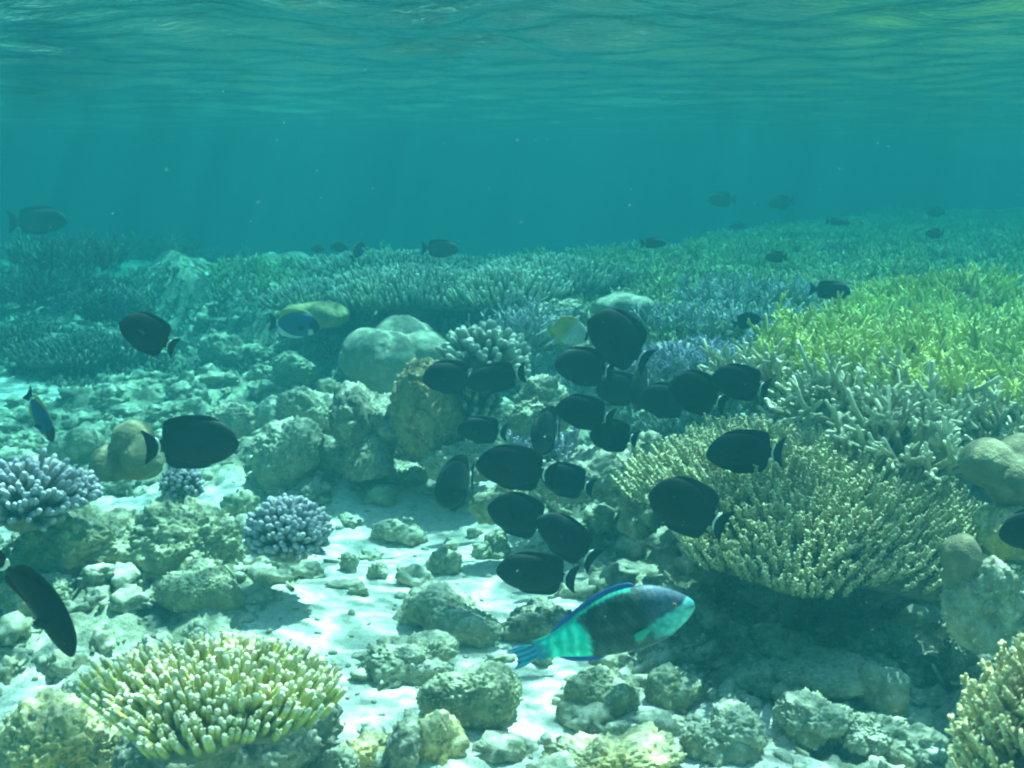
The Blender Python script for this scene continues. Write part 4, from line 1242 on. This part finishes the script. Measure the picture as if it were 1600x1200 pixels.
# parrotfish
def parrot():
    L = 250 * 1.86 / F / .97
    root = empty("parrotfish", (0, 0, 0))
    tag(root, "turquoise and dark parrotfish with blue back fin swimming right above the sand", "fish")
    bf = lambda x: .10 * np.clip(x, 0, 2) ** 2
    xs = np.array([0, .02, .06, .12, .19, .27, .36, .46, .56, .66, .76, .85, .93, 1.0]) - .5
    top = np.array([.006, .034, .072, .118, .155, .180, .195, .195, .178, .148, .112, .082, .066, .066]) * 1.09
    bot = np.array([-.028, -.050, -.080, -.112, -.145, -.162, -.168, -.166, -.156, -.136, -.108, -.082, -.066, -.064]) * 1.10
    wid = np.array([.016, .034, .052, .068, .080, .090, .094, .090, .080, .066, .050, .034, .020, .010])
    def cf(x, z, zn):
        p = np.stack([x * 14, z * 14, x * 0], -1)
        nz = noise3(p, 3); n2 = noise3(p * 2.3, 8)
        c = np.empty((len(x), 3))
        dark = np.array([.008, .045, .050]); brown = np.array([.05, .085, .070])
        k = sstep(-.05, .5, nz * 1.2 + .12 * np.sin(x * 42))[:, None]
        c[:] = dark * (1 - k) + brown * k * .75 + dark * k * .4
        # head: dull violet-blue
        hd = sstep(-.18, -.26, x)[:, None]
        c = c * (1 - hd) + (np.array([.045, .09, .14]) + np.clip(n2, -.4, .6)[:, None] * np.array([.07, .07, .08])) * hd
        # cheek and throat: pale turquoise wedge from the mouth back to the pectoral fin, with a ragged edge
        line = -.018 + (-.22 - x) * .24 + .010 * n2
        ch = (sstep(-.185, -.25, x + .03 * nz) * sstep(line + .010, line - .010, z) * sstep(-.150, -.115, z + .02 * nz))[:, None]
        frontness = np.clip((-.27 - x) * 5, 0, 1)[:, None]
        cheek = np.array([.05, .38, .34]) * (1 - frontness) + np.array([.20, .62, .60]) * frontness
        c = c * (1 - ch) + (cheek + np.clip(n2, -.4, .5)[:, None] * np.array([.10, .25, .22])) * ch
        ll = (sstep(-.472, -.488, x))[:, None]
        c = c * (1 - ll) + np.array([.14, .62, .60]) * ll
        lip = ((np.abs(z - (-.010) - (x + .47) * .3) < .005) & (x < -.44))
        c[lip] = (.30, .20, .20)
        # short streaks behind the cheek running down to the belly
        w = (sstep(.030, -.005, np.abs(z + .070 + (x + .17) * .75)) * sstep(-.25, -.21, x) * sstep(-.07, -.14, x))[:, None]
        c = c * (1 - w) + np.array([.06, .46, .36]) * w * .85
        # darker saddle behind the head, dim bar on the shoulder
        sd = (np.exp(-((x + .135) / .022) ** 2) * sstep(-.02, .10, z))[:, None]
        c = c * (1 - sd * .7) + np.array([.012, .03, .045]) * sd * .7
        # turquoise rear
        edge = .19 - .03 * np.cos((z + .01) * 13)
        rr = sstep(edge - .025, edge + .03, x + .02 * n2)[:, None]
        tq = np.array([.02, .72, .56]) + np.clip(n2 * .6 + .5 * np.sin(x * 85 + z * 14 + 2 * nz), -.4, .7)[:, None] * np.array([.10, .38, .30])
        c = c * (1 - rr) + tq * rr
        tb = sstep(.40, .47, x + .015 * np.sin(z * 120))[:, None]
        c = c * (1 - tb) + np.array([.03, .26, .40]) * tb
        # green line under the dorsal fin
        tp = np.interp(x, xs, top)
        gl = (sstep(.024, .012, tp - z + .012 * n2) * sstep(-.17, -.15, x))[:, None]
        c = c * (1 - gl) + np.array([.02, .46, .34]) * gl
        # rows of scales with darker rims, fading on the head
        sc = np.abs(np.sin((x + z * .55) * 95) * np.sin((x - z * .55) * 95)) ** .6
        k = (sstep(-.30, -.20, x) * (.34 - .24 * sstep(.12, .22, x)))[:, None]
        c = c * (1 - k * (1 - sc)[:, None] * 1.2) + k * sc[:, None] * np.array([.010, .045, .045])
        c = c * (1 + .35 * np.clip(nz, -.7, .7))[:, None]
        return np.clip(c, .004, .9)
    loft("body", xs, top, bot, wid, M['vcol'], root, 64, bf, cf, sup=1.9, dense=160, scale=L)
    dx = np.array([.30, .34, .45, .58, .70, .80, .88]) - .5
    db = np.interp(dx, xs, top) - .010
    loft("dorsal_fin", dx, db + np.array([.012, .038, .040, .040, .038, .034, .012]), db, np.full(7, .004), M['fin_blue'], root, 8, bf, dense=40, scale=L)
    ax = np.array([.60, .66, .74, .82, .88]) - .5
    ab = np.interp(ax, xs, bot) + .010
    loft("anal_fin", ax, ab, ab - np.array([.012, .038, .044, .040, .014]), np.full(5, .004), M['fin_blue'], root, 8, bf, dense=24, scale=L)
    z = np.linspace(-1, 1, 25)
    def tcf(x, zz, zn):
        s = np.sin(zz * 190 + x * 8)
        c = np.where((s > .1)[:, None], np.array([[.04, .36, .48]]), np.array([[.02, .16, .36]]))
        e = sstep(.64, .70, x)[:, None]
        return c * (1 - e) + np.array([.20, .58, .62]) * e
    xb = .620 + .01 * z ** 2 + .045 * np.abs(z) ** 3
    zloft("tail_fin", z * .066, .485 + .10 * z ** 4, xb, .005, M['vcol'], root, bf, L, colf=tcf, sides=10)
    m_p = plain_mat("parrotfish_pectoral_fin", (.04, .34, .22), .5, .2, .4, 90)
    for s in (-1, 1):
        pectoral(-.225, .078, -.045, .13, .055, s, root, L, m_p, out=.25, drop=.18)
        pectoral(-.16, .03, -.150, .09, .04, s, root, L, M['fin_blue'], out=.1, drop=.1).name = "pelvic_fin"
        e = eye_mesh(-.385, s * .060, .040, .016, root, L, plain_mat("parrotfish_iris", (.36, .24, .05), .4, .3, .1))
        eye_mesh(-.386, s * .0655, .040, .0085, e, L).name = "pupil"
    place(root, 960, 978, 1.86, 19, 3, 0, True)
parrot()

# drifting specks in the water
def specks():
    r = np.random.default_rng(77)
    v0, f0 = ico(1)
    V, Fc, n = [], [], 0
    for i in range(260):
        d = r.uniform(.9, 4.5)
        p = at(r.uniform(-100, 1700), r.uniform(60, 1150), d)
        s = r.uniform(.0003, .0009) * (.5 + d * .3)
        V.append(v0 * s + p); Fc.append(f0 + n); n += len(v0)
    o = mesh_obj("drifting_particles", np.concatenate(V), np.concatenate(Fc), plain_mat("particle", (.7, .7, .65), .8, .1, 0))
    tag(o, "tiny pale particles drifting in the water", kind='stuff')
specks()
